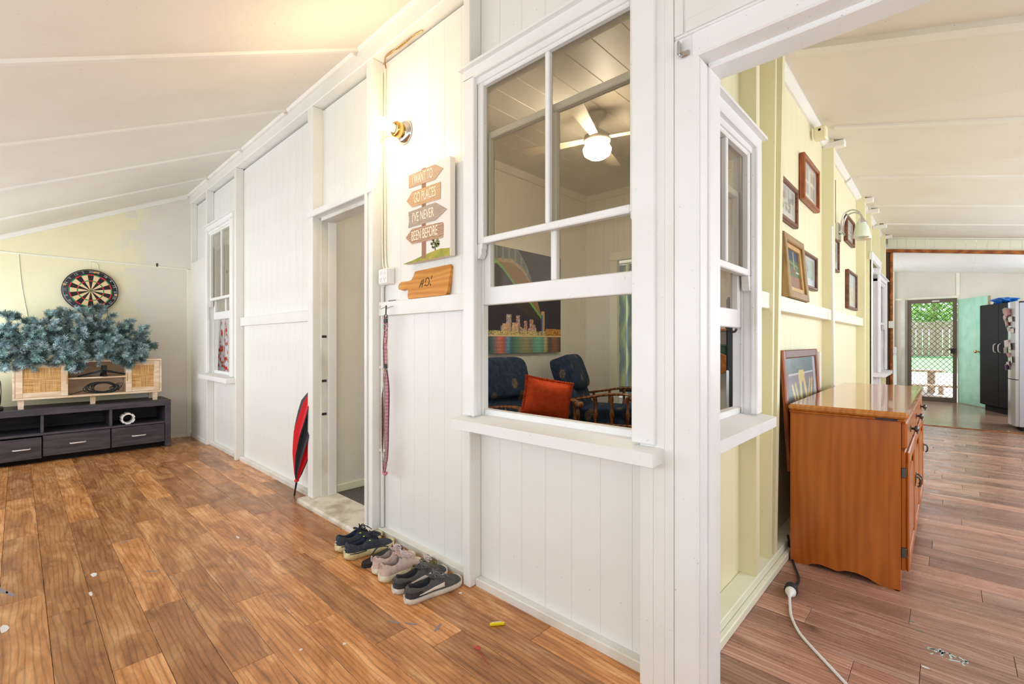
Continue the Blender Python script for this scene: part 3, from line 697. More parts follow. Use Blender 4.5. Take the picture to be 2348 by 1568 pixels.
# barred screen door: bronze frame, diamond grille of crossed bars
plain('bronze', '#75675a', rough=.5, metal=.25)
ds = struct('door_4', (0, 12.21, 0))
fx0, fx1, fz0, fz1 = -.60, .115, .0, 1.985
sbox('frame', fx0, fx0+.06, -.02, .03, fz0, fz1, 'bronze', ds, .004); sbox('frame', fx1-.06, fx1, -.02, .03, fz0, fz1, 'bronze', ds, .004)
sbox('frame', fx0, fx1, -.018, .03, fz1-.075, fz1, 'bronze', ds, .004); sbox('frame', fx0, fx1, -.018, .03, fz0, fz0+.085, 'bronze', ds, .004)
gx0, gx1, gz0, gz1 = fx0+.06, fx1-.06, fz0+.085, fz1-.075
pw, ph = .085, .098
gr = []
for sgn in (1, -1):
    k = -60
    while k < 60:
        # line z = gz0 + sgn*(ph/pw)*(x-gx0) + k*ph
        pts = []
        for x in (gx0, gx1): pts.append((x, gz0+sgn*(ph/pw)*(x-gx0)+k*ph))
        (xa, za), (xb, zb_) = pts
        m = (zb_-za)/(xb-xa)
        def clip(x, z):
            if z < gz0: return (x+(gz0-z)/m, gz0)
            if z > gz1: return (x+(gz1-z)/m, gz1)
            return (x, z)
        if max(za, zb_) > gz0+.01 and min(za, zb_) < gz1-.01:
            a, b = clip(xa, za), clip(xb, zb_)
            MB().tube([(a[0], 0 if sgn > 0 else .006, a[1]), (b[0], 0 if sgn > 0 else .006, b[1])], .0042, 5, cap=False).obj('grille_bar', 'dark_metal', ds)
        k += 1
MB().box(gx1-.03, gx1+.03, -.05, -.02, .93, 1.03, 0, .004).tube([(gx1, -.05, 1.0), (gx1, -.07, 1.0), (gx1-.09, -.07, 1.0)], .007).obj('handle', 'dark_metal', ds)
sbox('name_plate', -.24, -.13, -.026, -.018, 1.93, 1.955, 'white_plastic', ds)
# open green door swung into the kitchen
pm('green_paint', '#b4e6cb', '#a6dabd', rough=.45, scale=5)
dg = struct('door_5', (.15, 12.17, 0), math.atan2(-.72, .36))
sbox('leaf', 0, .80, -.018, .018, .012, 1.95, 'green_paint', dg, .003)
sbox('edge', .800, .806, -.018, .018, .012, 1.95, 'frame_oak', dg)
MB().lathe([(.008, 0), (.008, .03), (.024, .04), (.03, .055), (.024, .07), (0, .074)], 14, (.585, -.018, .98), 'y').xf(Matrix.Identity(4)).obj('knob', 'brass', dg)
o = bpy.data.objects['knob']; o.rotation_euler = (0, 0, 0)
for v in o.data.vertices: v.co.y = -.018-(v.co.y+.018)
# ---- outdoors
gd = struct('ground'); 
def zg(y): return -.04+.054*(y-12.3)
def slope(name, y0, y1, mat): return MB().hexa([(-14, y0, zg(y0)-.08), (12, y0, zg(y0)-.08), (12, y1, zg(y1)-.08), (-14, y1, zg(y1)-.08), (-14, y0, zg(y0)), (12, y0, zg(y0)), (12, y1, zg(y1)), (-14, y1, zg(y1))]).obj(name, mat, gd)
pm('grass', '#7fae78', '#648f5e', rough=.95, scale=12); slope('lawn', 18.0, 42, 'grass')
pm('concrete', '#e6e2da', '#d8d2c6', rough=.9, scale=5); slope('concrete_slab', 12.3, 18.0, 'concrete')
aw = struct('awning'); sbox('awning_sheet', -2.2, 2.4, 12.26, 13.5, 2.42, 2.45, 'white', aw)
fe = thing('timber_fence', 'weathered timber paling fence across the yard behind the screen door', 'fence', (0, 24.0, .59))
for i in range(26):
    x = -3.2+i*.19; h = 1.36+random.uniform(-.03, .03)
    sbox('paling', x, x+.165, -.02, .0, .02, h, 'fence_wood', fe, .003)
for z in (.25, 1.05): sbox('rail', -3.3, 1.8, 0, .06, z, z+.09, 'fence_wood', fe, .003)
for x in (-3.0, -1.2, .6): sbox('post', x, x+.12, .06, .18, 0, 1.4, 'fence_wood', fe, .004)
pm('leaf_green', '#7fb04f', '#a9cf76', rough=.6, scale=2, lo=.3, hi=.7)
tre = thing('garden_tree', 'leafy green tree overhanging the yard fence, seen through the screen door', 'tree', (-.45, 25.6, .65))
MB().tube([(0, 0, 0), (.05, 0, 1.2), (0, .1, 2.4), (.2, 0, 3.4)], [.14, .11, .09, .05], 10).obj('trunk', 'fence_wood', tre)
lb = MB()
for i in range(2600):
    a, b = random.uniform(0, 2*pi), random.uniform(-1, 1); r = random.uniform(.3, 1)**.5
    c = Vector((cos(a)*sqrt(1-b*b)*1.0*r, sin(a)*sqrt(1-b*b)*.8*r-1.0*0, 2.0+b*1.0*r)); q = Matrix.Rotation(random.uniform(0, 6), 3, Vector((random.random()-.5, random.random()-.5, random.random()-.5)).normalized())
    s = random.uniform(.05, .10)
    lb.add([c+q @ Vector(p)*s for p in ((-1, 0, 0), (0, -.45, .1), (1, 0, 0), (0, .45, .1))], [(0, 1, 2, 3)])
lv = lb.obj('foliage', 'leaf_green', tre); lv['kind'] = 'stuff'
tb = thing('picnic_table', 'weathered slatted picnic table with bench on the bright concrete outside', 'table', (-.62, 13.9, .05))
for i in range(4): sbox('slat', -.75, .55, -.36+i*.19, -.19+i*.19, .45, .485, 'fence_wood', tb, .004)
for sx in (-.45, -.08, .34): sbox('leg', sx-.06, sx+.06, -.34, -.24, 0, .45, 'fence_wood', tb, .004); sbox('leg', sx-.06, sx+.06, .22, .32, 0, .45, 'fence_wood', tb, .004)
for i in range(2): sbox('bench_slat', -.75, .75, -.80+i*.15, -.67+i*.15, .16, .195, 'fence_wood', tb, .004)
for sx in (-.5, .5): sbox('bench_leg', sx-.04, sx+.04, -.78, -.60, 0, .16, 'fence_wood', tb, .004)

# ================================================================== LEFT END OF THE VERANDAH
# ---- black television unit: front x=-6.262, y from 1.16 to the left beyond the frame
tv = thing('tv_unit', 'long low black woodgrain TV unit with three drawers against the end wall', 'tv unit', (-6.5, .33, 0))
Yr, Yl = 1.163-.33, -.74-.33        # right and left end, local
fx, bx = .238, -.235                # front and back, local x
def tvb(n, x0, x1, y0, y1, z0, z1, m='black_wood', par=None): return sbox(n, x0, x1, y0, y1, z0, z1, m, par or tv, .003)
tvb('top_panel', bx, fx, Yl, Yr, .455, .515); tvb('side_panel', bx, fx, Yr-.05, Yr, 0, .455); tvb('side_panel', bx, fx, Yl, Yl+.05, 0, .455)
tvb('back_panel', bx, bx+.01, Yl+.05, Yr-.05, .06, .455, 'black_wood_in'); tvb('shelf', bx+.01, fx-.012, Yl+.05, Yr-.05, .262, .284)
D = [Yl+.05, -.275-.33, .325-.33, Yr-.05]
D = [Yl+.05, .163-.33, .66-.33, Yr-.05]
for i, (a, b) in enumerate(zip(D, D[1:])):
    if i: tvb('divider', bx+.01, fx-.008, a-.011, a+.011, .284, .455)
    fwd = .006 if i == 0 else 0
    d = tvb('drawer', fx-.03+fwd, fx-.004+fwd, a+.004, b-.004, .062-(.012 if i == 0 else 0), .258-(.01 if i == 0 else 0))
    hy = .14 if i else .30
    c = (b+a)/2 if i else b-.135
    hb = MB().tube([(0, -.055, 0), (.018, -.05, 0), (.018, .05, 0), (0, .055, 0)], .006, 8).obj('handle', 'handle_white', d, (.013, c-(a+b)/2, .0)); hb['label'] = 'pale bar handle'
    cy = (a+b)/2
    MB().lathe([(.0, 0), (.026, .0), (.03, .002), (.03, .004), (.022, .004), (.022, .001), (0, .001)], 18, (bx+.0105, cy, .42), 'x').obj('cable_grommet', 'black_plastic', tv)
tvb('plinth', bx+.03, fx-.09, Yl+.05, Yr-.05, .0, .06, 'dark_void')
# ---- pale rattan cabinet on top
rc = thing('rattan_cabinet', 'pale timber cabinet with woven rattan doors standing on the black unit', 'cabinet', (-6.49, .53, .515))
cy0, cy1 = -.032-.53, 1.095-.53; cx0, cx1 = -.16, .142
def rcb(n, x0, x1, y0, y1, z0, z1, m='pale_wood', par=None, ch=.002): return sbox(n, x0, x1, y0, y1, z0, z1, m, par or rc, ch)
z0, z1 = .085, .452
rcb('top_panel', cx0, cx1, cy0, cy1, z1-.02, z1); rcb('bottom_panel', cx0, cx1, cy0, cy1, z0, z0+.02); rcb('side_panel', cx0, cx1, cy0, cy0+.018, z0+.02, z1-.02); rcb('side_panel', cx0, cx1, cy1-.018, cy1, z0+.02, z1-.02)
rcb('back_panel', cx0, cx0+.008, cy0, cy1, z0, z1, 'pale_wood')
ya, yb = .345-.53, .79-.53
rcb('divider', cx0, cx1-.02, ya-.02, ya-.004, z0+.02, z1-.02); rcb('divider', cx0, cx1-.02, yb+.004, yb+.02, z0+.02, z1-.02)
rcb('shelf', cx0+.008, cx1-.03, ya-.004, yb+.004, .262, .278)
for (a, b, hin) in ((cy0+.02, ya, 1), (yb, cy1-.02, 0)):
    d = bpy.data.objects.new('door', None); COL.objects.link(d); d.parent = rc; d.location = (cx1-.018, 0, 0)
    rcb('stile', 0, .018, a, a+.048, z0+.022, z1-.022, 'pale_wood', d); rcb('stile', 0, .018, b-.048, b, z0+.022, z1-.022, 'pale_wood', d)
    rcb('rail', 0, .0175, a+.048, b-.048, z0+.022, z0+.066, 'pale_wood', d); rcb('rail', 0, .0175, a+.048, b-.048, z1-.066, z1-.022, 'pale_wood', d)
    rcb('rattan_panel', .004, .010, a+.048, b-.048, z0+.066, z1-.066, 'rattan', d, 0)
    hy = b-.008 if hin else a+.008
    rcb('finger_pull', .004, .0195, hy-.006, hy+.006, .22, .31, 'rattan', d)
for y in (cy0+.055, (cy0+cy1)/2, cy1-.055):
    for x in ((cx0+.03, cx1-.03) if y != (cy0+cy1)/2 else (cx1-.06,)):
        k = .017
        MB().hexa([(x-k*.9, y-k*1.1, 0), (x+k*.9, y-k*1.1, 0), (x+k*.9, y+k*1.1, 0), (x-k*.9, y+k*1.1, 0), (x-k, y-k*1.3, z0), (x+k, y-k*1.3, z0), (x+k, y+k*1.3, z0), (x-k, y+k*1.3, z0)]).obj('leg', 'pale_wood', rc)
# ---- artificial tree lying on the cabinet
tree = thing('artificial_tree', 'blue-green artificial Christmas tree lying on its side on the rattan cabinet', 'christmas tree', (-6.47, .4, .967))
def tl(y, z, x=-6.40): return Vector((x+6.47, y-.4, z-.967))
MB().tube([tl(-.5, 1.06, -6.45), tl(.3, 1.09, -6.46), tl(.95, 1.08, -6.45)], [.018, .016, .01], 8).obj('trunk', 'twig', tree)
def py2w(px, py, X):
    A = radians(46.788); u = (px-1174)/1066; v = -(py-784)/1066
    dx, dy = -cos(A)+u*sin(A), sin(A)+u*cos(A); t = X/dx
    return Vector((X, t*dy, 1.15+t*v))
rb = random.Random(3)
def needle_branch(p0, p1, rad, tint, nn):
    """one wired branch with needles"""
    b = MB(); mid = (p0+p1)/2+Vector((rb.uniform(-.03, .03), rb.uniform(-.02, .02), rb.uniform(0, .03)))
    path = curve_pts([p0, mid, p1], 6); b.tube(path, [.004]*len(path), 5, 2)
    L = len(path)-1
    # side twigs
    twigs = [(path, 1.0)]
    for k in range(5):
        i = rb.randint(L//3, L-1); o = path[i]; d = (path[i+1]-path[i]).normalized()
        side = d.cross(Vector((rb.uniform(-1, 1), rb.uniform(-1, 1), rb.uniform(-1, 1)))).normalized()
        e = o+(d*.6+side*.8).normalized()*rb.uniform(.05, .10); twigs.append(([o, (o+e)/2, e], .8)); b.tube([o, e], .0025, 4, 2)
    for (pt, sc) in twigs:
        m = len(pt)-1; k = int(nn*sc*(1 if sc == 1 else .3))
        for _ in range(k):
            t = rb.uniform(.22 if sc == 1 else .05, 1)*m; i = min(int(t), m-1); o = pt[i].lerp(pt[i+1], t-i); d = (pt[i+1]-pt[i]).normalized()
            side = d.cross(Vector((rb.gauss(0, 1), rb.gauss(0, 1), rb.gauss(0, 1))))
            if side.length < 1e-4: continue
            side.normalize(); dr = (d*rb.uniform(.35, .9)+side).normalized(); ln = rad*rb.uniform(.7, 1.15); w = d.cross(dr).normalized()*.0024
            b.add([o-w, o+w, o+dr*ln+w*.5, o+dr*ln-w*.5], [(0, 1, 2, 3)], tint if rb.random() < .8 else 1-tint)
    return b
TIPS = [(16, 719), (37, 718), (6, 745), (-20, 735), (57, 750), (71, 752), (91, 738), (113, 716), (130, 712), (149, 706), (155, 726), (178, 724), (186, 707), (210, 702), (243, 698), (228, 712), (256, 719), (249, 748), (259, 757), (282, 742),
        (291, 734), (304, 742), (330, 751), (318, 765), (322, 780), (346, 792), (337, 812), (328, 828), (305, 834), (285, 836), (262, 826), (155, 846), (170, 850), (183, 848), (130, 826), (97, 828), (73, 838), (40, 832), (10, 838), (-20, 828), (-30, 780), (0, 770)]
for i, (px, py) in enumerate(TIPS):
    tip = py2w(px, py, -6.38+rb.uniform(-.06, .05))
    ry = max(-.45, min(.9, tip.y*.8+.08+rb.uniform(-.12, .12))); root = Vector((-6.46, ry, 1.07+rb.uniform(-.03, .04)))
    d = tip-root; tip = root+d*.97
    if tip.z < 1.0: tip = py2w(px, py, -6.305); root = Vector((-6.42, root.y, 1.07))
    if px in (155, 170, 183) and py > 840: root = Vector((-6.40, tip.y+.05, 1.08)); tip.x = -6.31
    needle_branch(root-Vector((-6.47, .4, .967)), tip-Vector((-6.47, .4, .967)), .040, i % 2 if rb.random() < .5 else 0, 560).obj('branch', ['needles', 'needles_green', 'twig'], tree)
for i in range(84):
    px = rb.uniform(-40, 330); top = interp([(-40, 745), (20, 735), (60, 760), (110, 735), (150, 725), (190, 725), (245, 725), (262, 770), (290, 750), (320, 775), (340, 800)], px)
    py = rb.uniform(top+8, 826); tip = py2w(px, py, -6.30+rb.uniform(-.1, .03))
    if tip.z < 1.01: tip.x = -6.305
    root = Vector((-6.46, max(-.45, min(.92, tip.y+rb.uniform(-.15, .15))), 1.06))
    needle_branch(root-Vector((-6.47, .4, .967)), tip-Vector((-6.47, .4, .967)), .038, 0 if rb.random() < .65 else 1, 430).obj('branch', ['needles', 'needles_green', 'twig'], tree)
# ---- tree stand, cable coil, foam roll, bag
st = thing('tree_stand', 'black plastic folding tree stand on the cabinet shelf', 'stand', (-6.42, .62, .793))
b = MB(); b.box(-.022, .022, -.022, .022, .06, .112, 0, .004)
b.obj('socket', 'black_plastic', st)
for a in (0.12, pi-.12, pi/2+.1, -pi/2): 
    L = .20 if abs(sin(a)) < .5 else .09
    b = MB().hexa([(0.01, -.02, .045), (L, -.018, 0), (L, .018, 0), (.01, .02, .045), (.01, -.014, .07), (L, -.008, .014), (L, .008, .014), (.01, .014, .07)])
    b.obj('leg', 'black_plastic', st, (0, 0, 0), (0, 0, a+pi/2))
cc = thing('cable_coil', 'tangled coil of thin black cables on the lower cabinet shelf', 'cable', (-6.41, .6, .62))
for k in range(13):
    r1, r2 = rb.uniform(.085, .13), rb.uniform(.04, .062); ph = rb.uniform(0, 6); t0 = rb.uniform(-.25, .25); o = Vector((rb.uniform(-.03, .03), rb.uniform(-.02, .03), .058))
    MB().tube([o+Vector((sin(2*pi*i/26+ph)*.03, cos(2*pi*i/26)*r1, sin(2*pi*i/26)*r2+t0*cos(2*pi*i/26)*r1*.4)) for i in range(27)], .0034, 6).obj('cable_loop', 'black_rubber', cc)
for k in range(4):
    MB().tube(curve_pts([(0, .06, .05), (.0, .13, .095-.01*k), (.02, .165-.012*k, .085-.02*k), (.01, .13, .03), (0, .06, .045)], 6), .003, 6).obj('cable_loop', 'black_rubber', cc)
MB().tube(curve_pts([(.02, -.05, .03), (.03, -.14, .035), (.04, -.2, .02), (.045, -.235, .0045), (.05, -.24, .004)], 6), .0036, 6).obj('cable_end', 'black_rubber', cc)
fo = thing('foam_roll', 'short white hollow foam roll with notched rim in the black unit', 'foam roll', (-6.35, .80, .285+.058))
n = 72
def fr(t, s):
    a = 2*pi*t
    prof = [(.042, -.06), (.056, -.06), (.058, .0), (.056, .055), (.042, .055), (.041, 0), (.042, -.06)]
    i = min(int(s*6+1e-6), 6); r, h = prof[i]
    if r > .05: r *= 1+.07*(1 if (int(t*24+.5) % 4) else -1.0)
    return (h, r*cos(a), r*sin(a))
MB().grid(n, 6, fr, smooth=False, closeu=True).obj('roll', 'white_plastic', fo)
bgx = thing('backpack', 'black bag with pale cords at the left end of the unit', 'bag', (-6.44, -.20, .515))
MB().sq((0, 0, .16), (.11, .10, .16), .5, .5, 20, 14).obj('body', 'black_cloth', bgx)
MB().sq((.03, .0, .018), (.12, .115, .018), .4, .6, 20, 8).obj('base', 'black_rubber', bgx)
for k in range(3): MB().tube(curve_pts([(.09, .04+.012*k, .30), (.115, .065+.01*k, .27), (.118, .075+.008*k, .17), (.12, .078, .06)], 6), .005, 6).obj('cord', 'cord_white', bgx)
MB().tube([(.12, .078, .075), (.122, .078, .03)], [.009, .014], 8).obj('cord_end', 'white_plastic', bgx)
# ---- dartboard
db = thing('dartboard', 'round bristle dartboard with numbered black rim on the end wall', 'dartboard', (-6.748, .541, 1.700))
R = .228
MB().lathe([(0, 0), (R-.004, 0), (R, .004), (R, .034), (R-.004, .038), (0, .038)], 64, axis='x').obj('board_base', 'black_rubber', db)
plain('dart_red', '#d3202c', rough=.7); plain('dart_green', '#1f8f4c', rough=.7); plain('dart_cream', '#e8c99a', rough=.8); plain('dart_black', '#211d1c', rough=.8)
def wedge(r0, r1, a0, a1, x=.039, n=3):
    b = MB(); v = []
    for i in range(n+1):
        a = lerp(a0, a1, i/n); v += [(x, r0*sin(a), r0*cos(a)), (x, r1*sin(a), r1*cos(a))]
    for (q, dx) in ((0, 0),): pass
    f = [(2*i, 2*i+1, 2*i+3, 2*i+2) for i in range(n)]; w = [(p[0]-.0015, p[1], p[2]) for p in v]
    b.add(v, f); b.add(w, [tuple(reversed(q)) for q in f]); return b
NUM = [20, 1, 18, 4, 13, 6, 10, 15, 2, 17, 3, 19, 7, 16, 8, 11, 14, 9, 12, 5]
rd = R*.765
for k in range(20):
    a0, a1 = 2*pi*(k-.5)/20, 2*pi*(k+.5)/20; dk = k % 2 == 0
    for (r0, r1, m) in ((.075*rd, .57*rd, 'dart_black' if dk else 'dart_cream'), (.57*rd, .63*rd, 'dart_red' if dk else 'dart_green'), (.63*rd, .94*rd, 'dart_black' if dk else 'dart_cream'), (.94*rd, rd, 'dart_red' if dk else 'dart_green')):
        wedge(r0, r1, a0, a1).obj('segment', m, db)
    a = 2*pi*k/20
    me = text_mesh(str(NUM[k]), .034, mat='steel')
    link('number', me, db, (.041, R*.875*sin(a), R*.875*cos(a)), (radians(90)-0, 0, radians(90))).rotation_euler = (Matrix.Rotation(pi/2, 4, 'Z') @ Matrix.Rotation(pi/2, 4, 'X') @ Matrix.Rotation(-a, 4, 'Z')).to_euler()
MB().lathe([(0, .0385), (.075*rd, .0385), (.075*rd, .040), (0, .040)], 20, axis='x').obj('bull', 'dart_green', db); MB().lathe([(0, .0401), (.03*rd, .0401), (.03*rd, .041), (0, .041)], 16, axis='x').obj('bull_centre', 'dart_red', db)
MB().tube([(.040, (R-.012)*sin(2*pi*i/64), (R-.012)*cos(2*pi*i/64)) for i in range(65)], .0016, 6).obj('number_ring', 'steel', db)
for (y, z, w, h) in ((.045, R*.875, .05, .018), (-R*.9, .052, .022, .022), (R*.9, -.03, .024, .022)):
    sbox('maker_plate', .0385, .0395, y-w/2, y+w/2, z-h/2, z+h/2, 'gilt', db)
for (y, z, lab) in ((-.095, .052, 'green-flighted dart in the upper left of the dartboard'), (-.035, -.004, 'olive dart stuck beside the dartboard bull')):
    dt = thing('dart', lab, 'dart', (-6.708, .541+y, 1.70+z), group='darts in the board')
    MB().tube([(0, 0, 0), (.03, 0, -.002)], [.0008, .001], 6).obj('point', 'steel', dt); MB().tube([(.03, 0, -.002), (.075, 0, -.005)], [.004, .0035], 8).obj('barrel', 'brass', dt)
    MB().tube([(.075, 0, -.005), (.11, 0, -.008)], .002, 6).obj('shaft', 'black_plastic', dt)
    for q in range(2):
        a = pi/4+q*pi/2; MB().add([(.10, 0, -.008), (.115, .016*cos(a), -.009+.016*sin(a)), (.145, .016*cos(a), -.011+.016*sin(a)), (.15, 0, -.012), (.145, -.016*cos(a), -.011-.016*sin(a)), (.115, -.016*cos(a), -.009-.016*sin(a))], [(0, 1, 2, 3), (0, 3, 4, 5)]).obj('flight', 'neon' if y < -.05 else 'olive_canvas', dt)
# ---- wires on the end wall
w1 = thing('wall_cable', 'thin cream cable clipped along the end wall to the dartboard', 'cable', (-6.746, .2, 2.02))
MB().tube(curve_pts([(0, -.9, .03), (0, -.3, .018), (0, .27, .0), (0, .36, -.005), (0, .40, -.03), (0, .41, -.10)], 5), .0035, 6).obj('cable', 'cream_white', w1)
w2 = thing('hanging_cable', 'loose thin cable hanging down the end wall left of the dartboard', 'cable', (-6.746, .03, 2.03))
MB().tube(curve_pts([(0, -.02, 0), (0, .0, -.3), (0, .05, -.7), (.005, .07, -1.0)], 6), .003, 6).obj('cable', 'cream_white', w2)
w3 = thing('string', 'dark string hanging below the dartboard', 'string', (-6.745, .68, 1.52))
MB().tube([(0, 0, 0), (0, .005, -.25), (0, .0, -.42)], .0025, 6).obj('strand', 'twig', w3)
nl = thing('wall_plate', 'small nail plate high on the end wall right of the dartboard', 'bracket', (-6.748, 1.12, 2.05)); MB().box(0, .006, -.008, .008, -.02, .02, 0, .002).obj('plate', 'dark_metal', nl)

# ---- umbrella leaning in the corner by the doorway
um = thing('umbrella', 'folded red and black umbrella leaning tip-down beside the doorway', 'umbrella', (-3.57, 1.42, 0))
tip = Vector((0, 0, .0)); ax = Vector((.155, .075, .86)); axn = ax.normalized()
uu = axn.cross(Vector((0, 1, 0))).normalized(); vv = axn.cross(uu)
def umb(seg0, seg1):
    def fn(s, t):
        a = 2*pi*(seg0+(seg1-seg0)*s)/8 + 1.0*t
        r = interp([(0, .010), (.08, .034), (.3, .078), (.55, .105), (.75, .09), (.88, .075), (1, .02)], t)
        k = abs(math.sin(4*(2*pi*(seg0+(seg1-seg0)*s)/8)))
        rr = r*(.62+.5*(1-k)); 
        if t > .8 and seg0 in (4, 5): rr *= 1+(t-.8)*3.0*(1-abs(2*s-1))
        p = ax*lerp(.13, .92, t)+uu*cos(a)*rr+vv*sin(a)*rr*.62
        return p
    return MB().grid(8, 24, fn)
for k in range(8): umb(k, k+1).obj('canopy_panel', 'red_cloth' if k % 2 else 'black_cloth', um)
MB().tube([tip, ax*.12], [.006, .008], 8).obj('tip', 'black_plastic', um); MB().tube([ax*.12, ax*1.02], .006, 8).obj('shaft', 'steel', um)
MB().lathe([(.012, 0), (.018, .006), (.016, .014), (.01, .018)], 14, ax*.125).obj('collar', 'red_cloth', um)

# ================================================================== ON THE FRONT WALL
# ---- wall lamp, switched on
la = thing('wall_lamp', 'lit brass wall lamp with bare glowing bulb above the sign', 'lamp', (-2.262, 1.52, 2.345))
MB().lathe([(.0, 0), (.056, 0), (.056, -.006), (.048, -.018), (.036, -.026), (0, -.028)], 28, axis='y').obj('wall_rose', 'chrome', la)
MB().lathe([(.03, -.026), (.036, -.034), (.036, -.056), (.03, -.064), (.022, -.064), (.022, -.03)], 24, axis='y').obj('gallery', 'brass', la)
MB().lathe([(.017, -.028), (.02, -.05), (.018, -.078), (.0, -.08)], 18, axis='y').obj('bulb_holder', 'white_plastic', la)
MB().lathe([(.012, -.08), (.014, -.09), (.026, -.112), (.03, -.132), (.024, -.152), (.010, -.162), (0, -.163)], 20, axis='y').obj('bulb', 'bulb_glow', la)
MB().tube(curve_pts([(-.03, -.05, -.02), (-.06, -.08, -.03), (-.075, -.09, -.05)], 5), .002, 5).obj('pull_cord', 'brass', la)
pl = bpy.data.lights.new('lamp_light', 'POINT'); pl.energy = 6.5; pl.color = (1, .74, .42); pl.shadow_soft_size = .035
plo = bpy.data.objects.new('lamp_light', pl); COL.objects.link(plo); plo.parent = la; plo.location = (0, -.21, 0); la.scale = (1.2, 1.2, 1.2)
# ---- canvas sign
sg = thing('canvas_sign', 'canvas sign of wooden arrow boards with travel wording', 'sign', (-2.205, 1.505, 1.581))
SW, SH = .403, .494
MB().box(0, SW, -.034, 0, 0, SH, 0, .003).obj('canvas', 'sign_canvas', sg)
wood('arrow_a', '#b39274', '#d6b795', 3, (1.5, 2, 14), .7, .5, 0, 'Z'); wood('arrow_b', '#bd9468', '#dbb58c', 3, (1.5, 2, 14), .7, .5, 0, 'Z'); wood('arrow_c', '#9d8b7a', '#c0ad99', 3, (1.5, 2, 14), .7, .5, 0, 'Z'); wood('arrow_d', '#a37e62', '#c7a182', 4, (4, 2, 6), .7, .5, 0, 'Z')
plain('lettering', '#f6ecd2', rough=.7); pm('print_grass', '#b3a845', '#8f9440', rough=.8, scale=20); pm('print_tree', '#7f8550', '#9ea267', rough=.8, scale=60); plain('print_trunk', '#6a5040', rough=.8); wood('post_print', '#8d6349', '#ad8263', 3, (8, 2, 1), .7)
def S(p): return [(u*SW, v*SH) for u, v in p]
yF = -.0345
MB().prism(S([(.0, .0), (.99, .0), (.99, .075), (.8, .088), (.62, .072), (.4, .05), (.2, .022), (0, .006)]), yF, yF-.0004, 'y').obj('printed_hill', 'print_grass', sg)
MB().prism(S([(.415, .02), (.505, .02), (.50, .985), (.415, .985)]), yF-.0003, yF-.0010, 'y').obj('printed_post', 'post_print', sg)
tb_ = MB()
rs = random.Random(5)
for k in range(70):
    a = rs.uniform(0, 2*pi); r = rs.uniform(0, 1)**.5; cx, cz = .70+cos(a)*.085*r, .165+sin(a)*.055*r-abs(cos(a)*r)*.02; w = rs.uniform(.008, .018)
    tb_.prism(S([(cx-w, cz), (cx, cz-w*.8), (cx+w, cz), (cx, cz+w*.8)]), yF-.0006, yF-.0012, 'y')
tb_.prism(S([(.69, .08), (.71, .08), (.705, .16), (.695, .16)]), yF-.0004, yF-.0009, 'y', 1)
tb_.obj('printed_tree', ['print_tree', 'print_trunk'], sg)
ARW = [('I WANT TO', [(.123, .97), (.70, .972), (.867, .90), (.70, .815), (.123, .83)], 'arrow_a', (.43, .895), .44),
       ("GO PLACES", [(.07, .693), (.2, .778), (.815, .771), (.81, .598), (.2, .608)], 'arrow_b', (.48, .692), .47),
       ("I'VE NEVER", [(.115, .568), (.71, .576), (.94, .472), (.71, .392), (.11, .393), (.13, .46)], 'arrow_c', (.44, .482), .47),
       ("BEEN BEFORE", [(.05, .288), (.2, .373), (.85, .353), (.87, .34), (.865, .20), (.84, .192), (.2, .204)], 'arrow_d', (.47, .283), .56)]
for i, (t, poly, m, c, w) in enumerate(ARW):
    a = MB().prism(S(poly), yF-.0008, yF-.0022, 'y').obj('arrow_board', m, sg)
    me = text_mesh(t, .068, w*SW, .0004, 'lettering'); l = link('lettering', me, a, (c[0]*SW, yF-.0026, c[1]*SH), (pi/2, 0, 0))
    zs = [v.co.y for v in me.vertices]; k = .105*SH/(max(zs)-min(zs))
    for v in me.vertices: v.co.y *= k
# ---- bread board resting on the rail
cb = thing('bread_board', 'wooden paddle bread board with burnt lettering leaning on the wall rail', 'bread board', (-2.20, 1.489, 1.3895), rot=(radians(-7), 0, 0))
pts = [(0.012, 0), (.335, 0), (.348, .012), (.362, .145), (.352, .158), (.052, .152), (.044, .146), (.036, .125), (.018, .106), (-.008, .102), (-.06, .104), (-.084, .102), (-.102, .090), (-.104, .074), (-.094, .061), (-.07, .056), (-.035, .060), (-.012, .06), (-.002, .05), (.0, .03), (.0, .012)]
MB().prism(pts, 0, .019, 'y').obj('board', 'bread_board', cb)
MB().lathe([(.0035, 0), (.007, 0), (.007, .0215), (.0035, .0215)], 14, (-.086, -.001, .080), 'y').obj('eyelet', 'steel', cb)
plain('burnt', '#2b1a10', rough=.8)
def stroke(p, r=.0018): return MB().tube([(x, -.0006, z) for x, z in p], r, 6)
for g in ([[(.105, .055), (.125, .098)], [(.128, .055), (.138, .10)], [(.113, .073), (.135, .077)]],
          [[(.15, .062), (.16, .068), (.168, .060), (.18, .064), (.188, .075), (.188, .09), (.18, .102), (.168, .105), (.158, .098), (.155, .08)]],
          [[(.208, .112), (.206, .094)], [(.2, .07), (.202, .06), (.208, .062)]]):
    b = MB()
    for s in g:
        b.tube([(x, -.0006, z) for x, z in s], .0019, 6)
    b.obj('burnt_letter', 'burnt', cb)
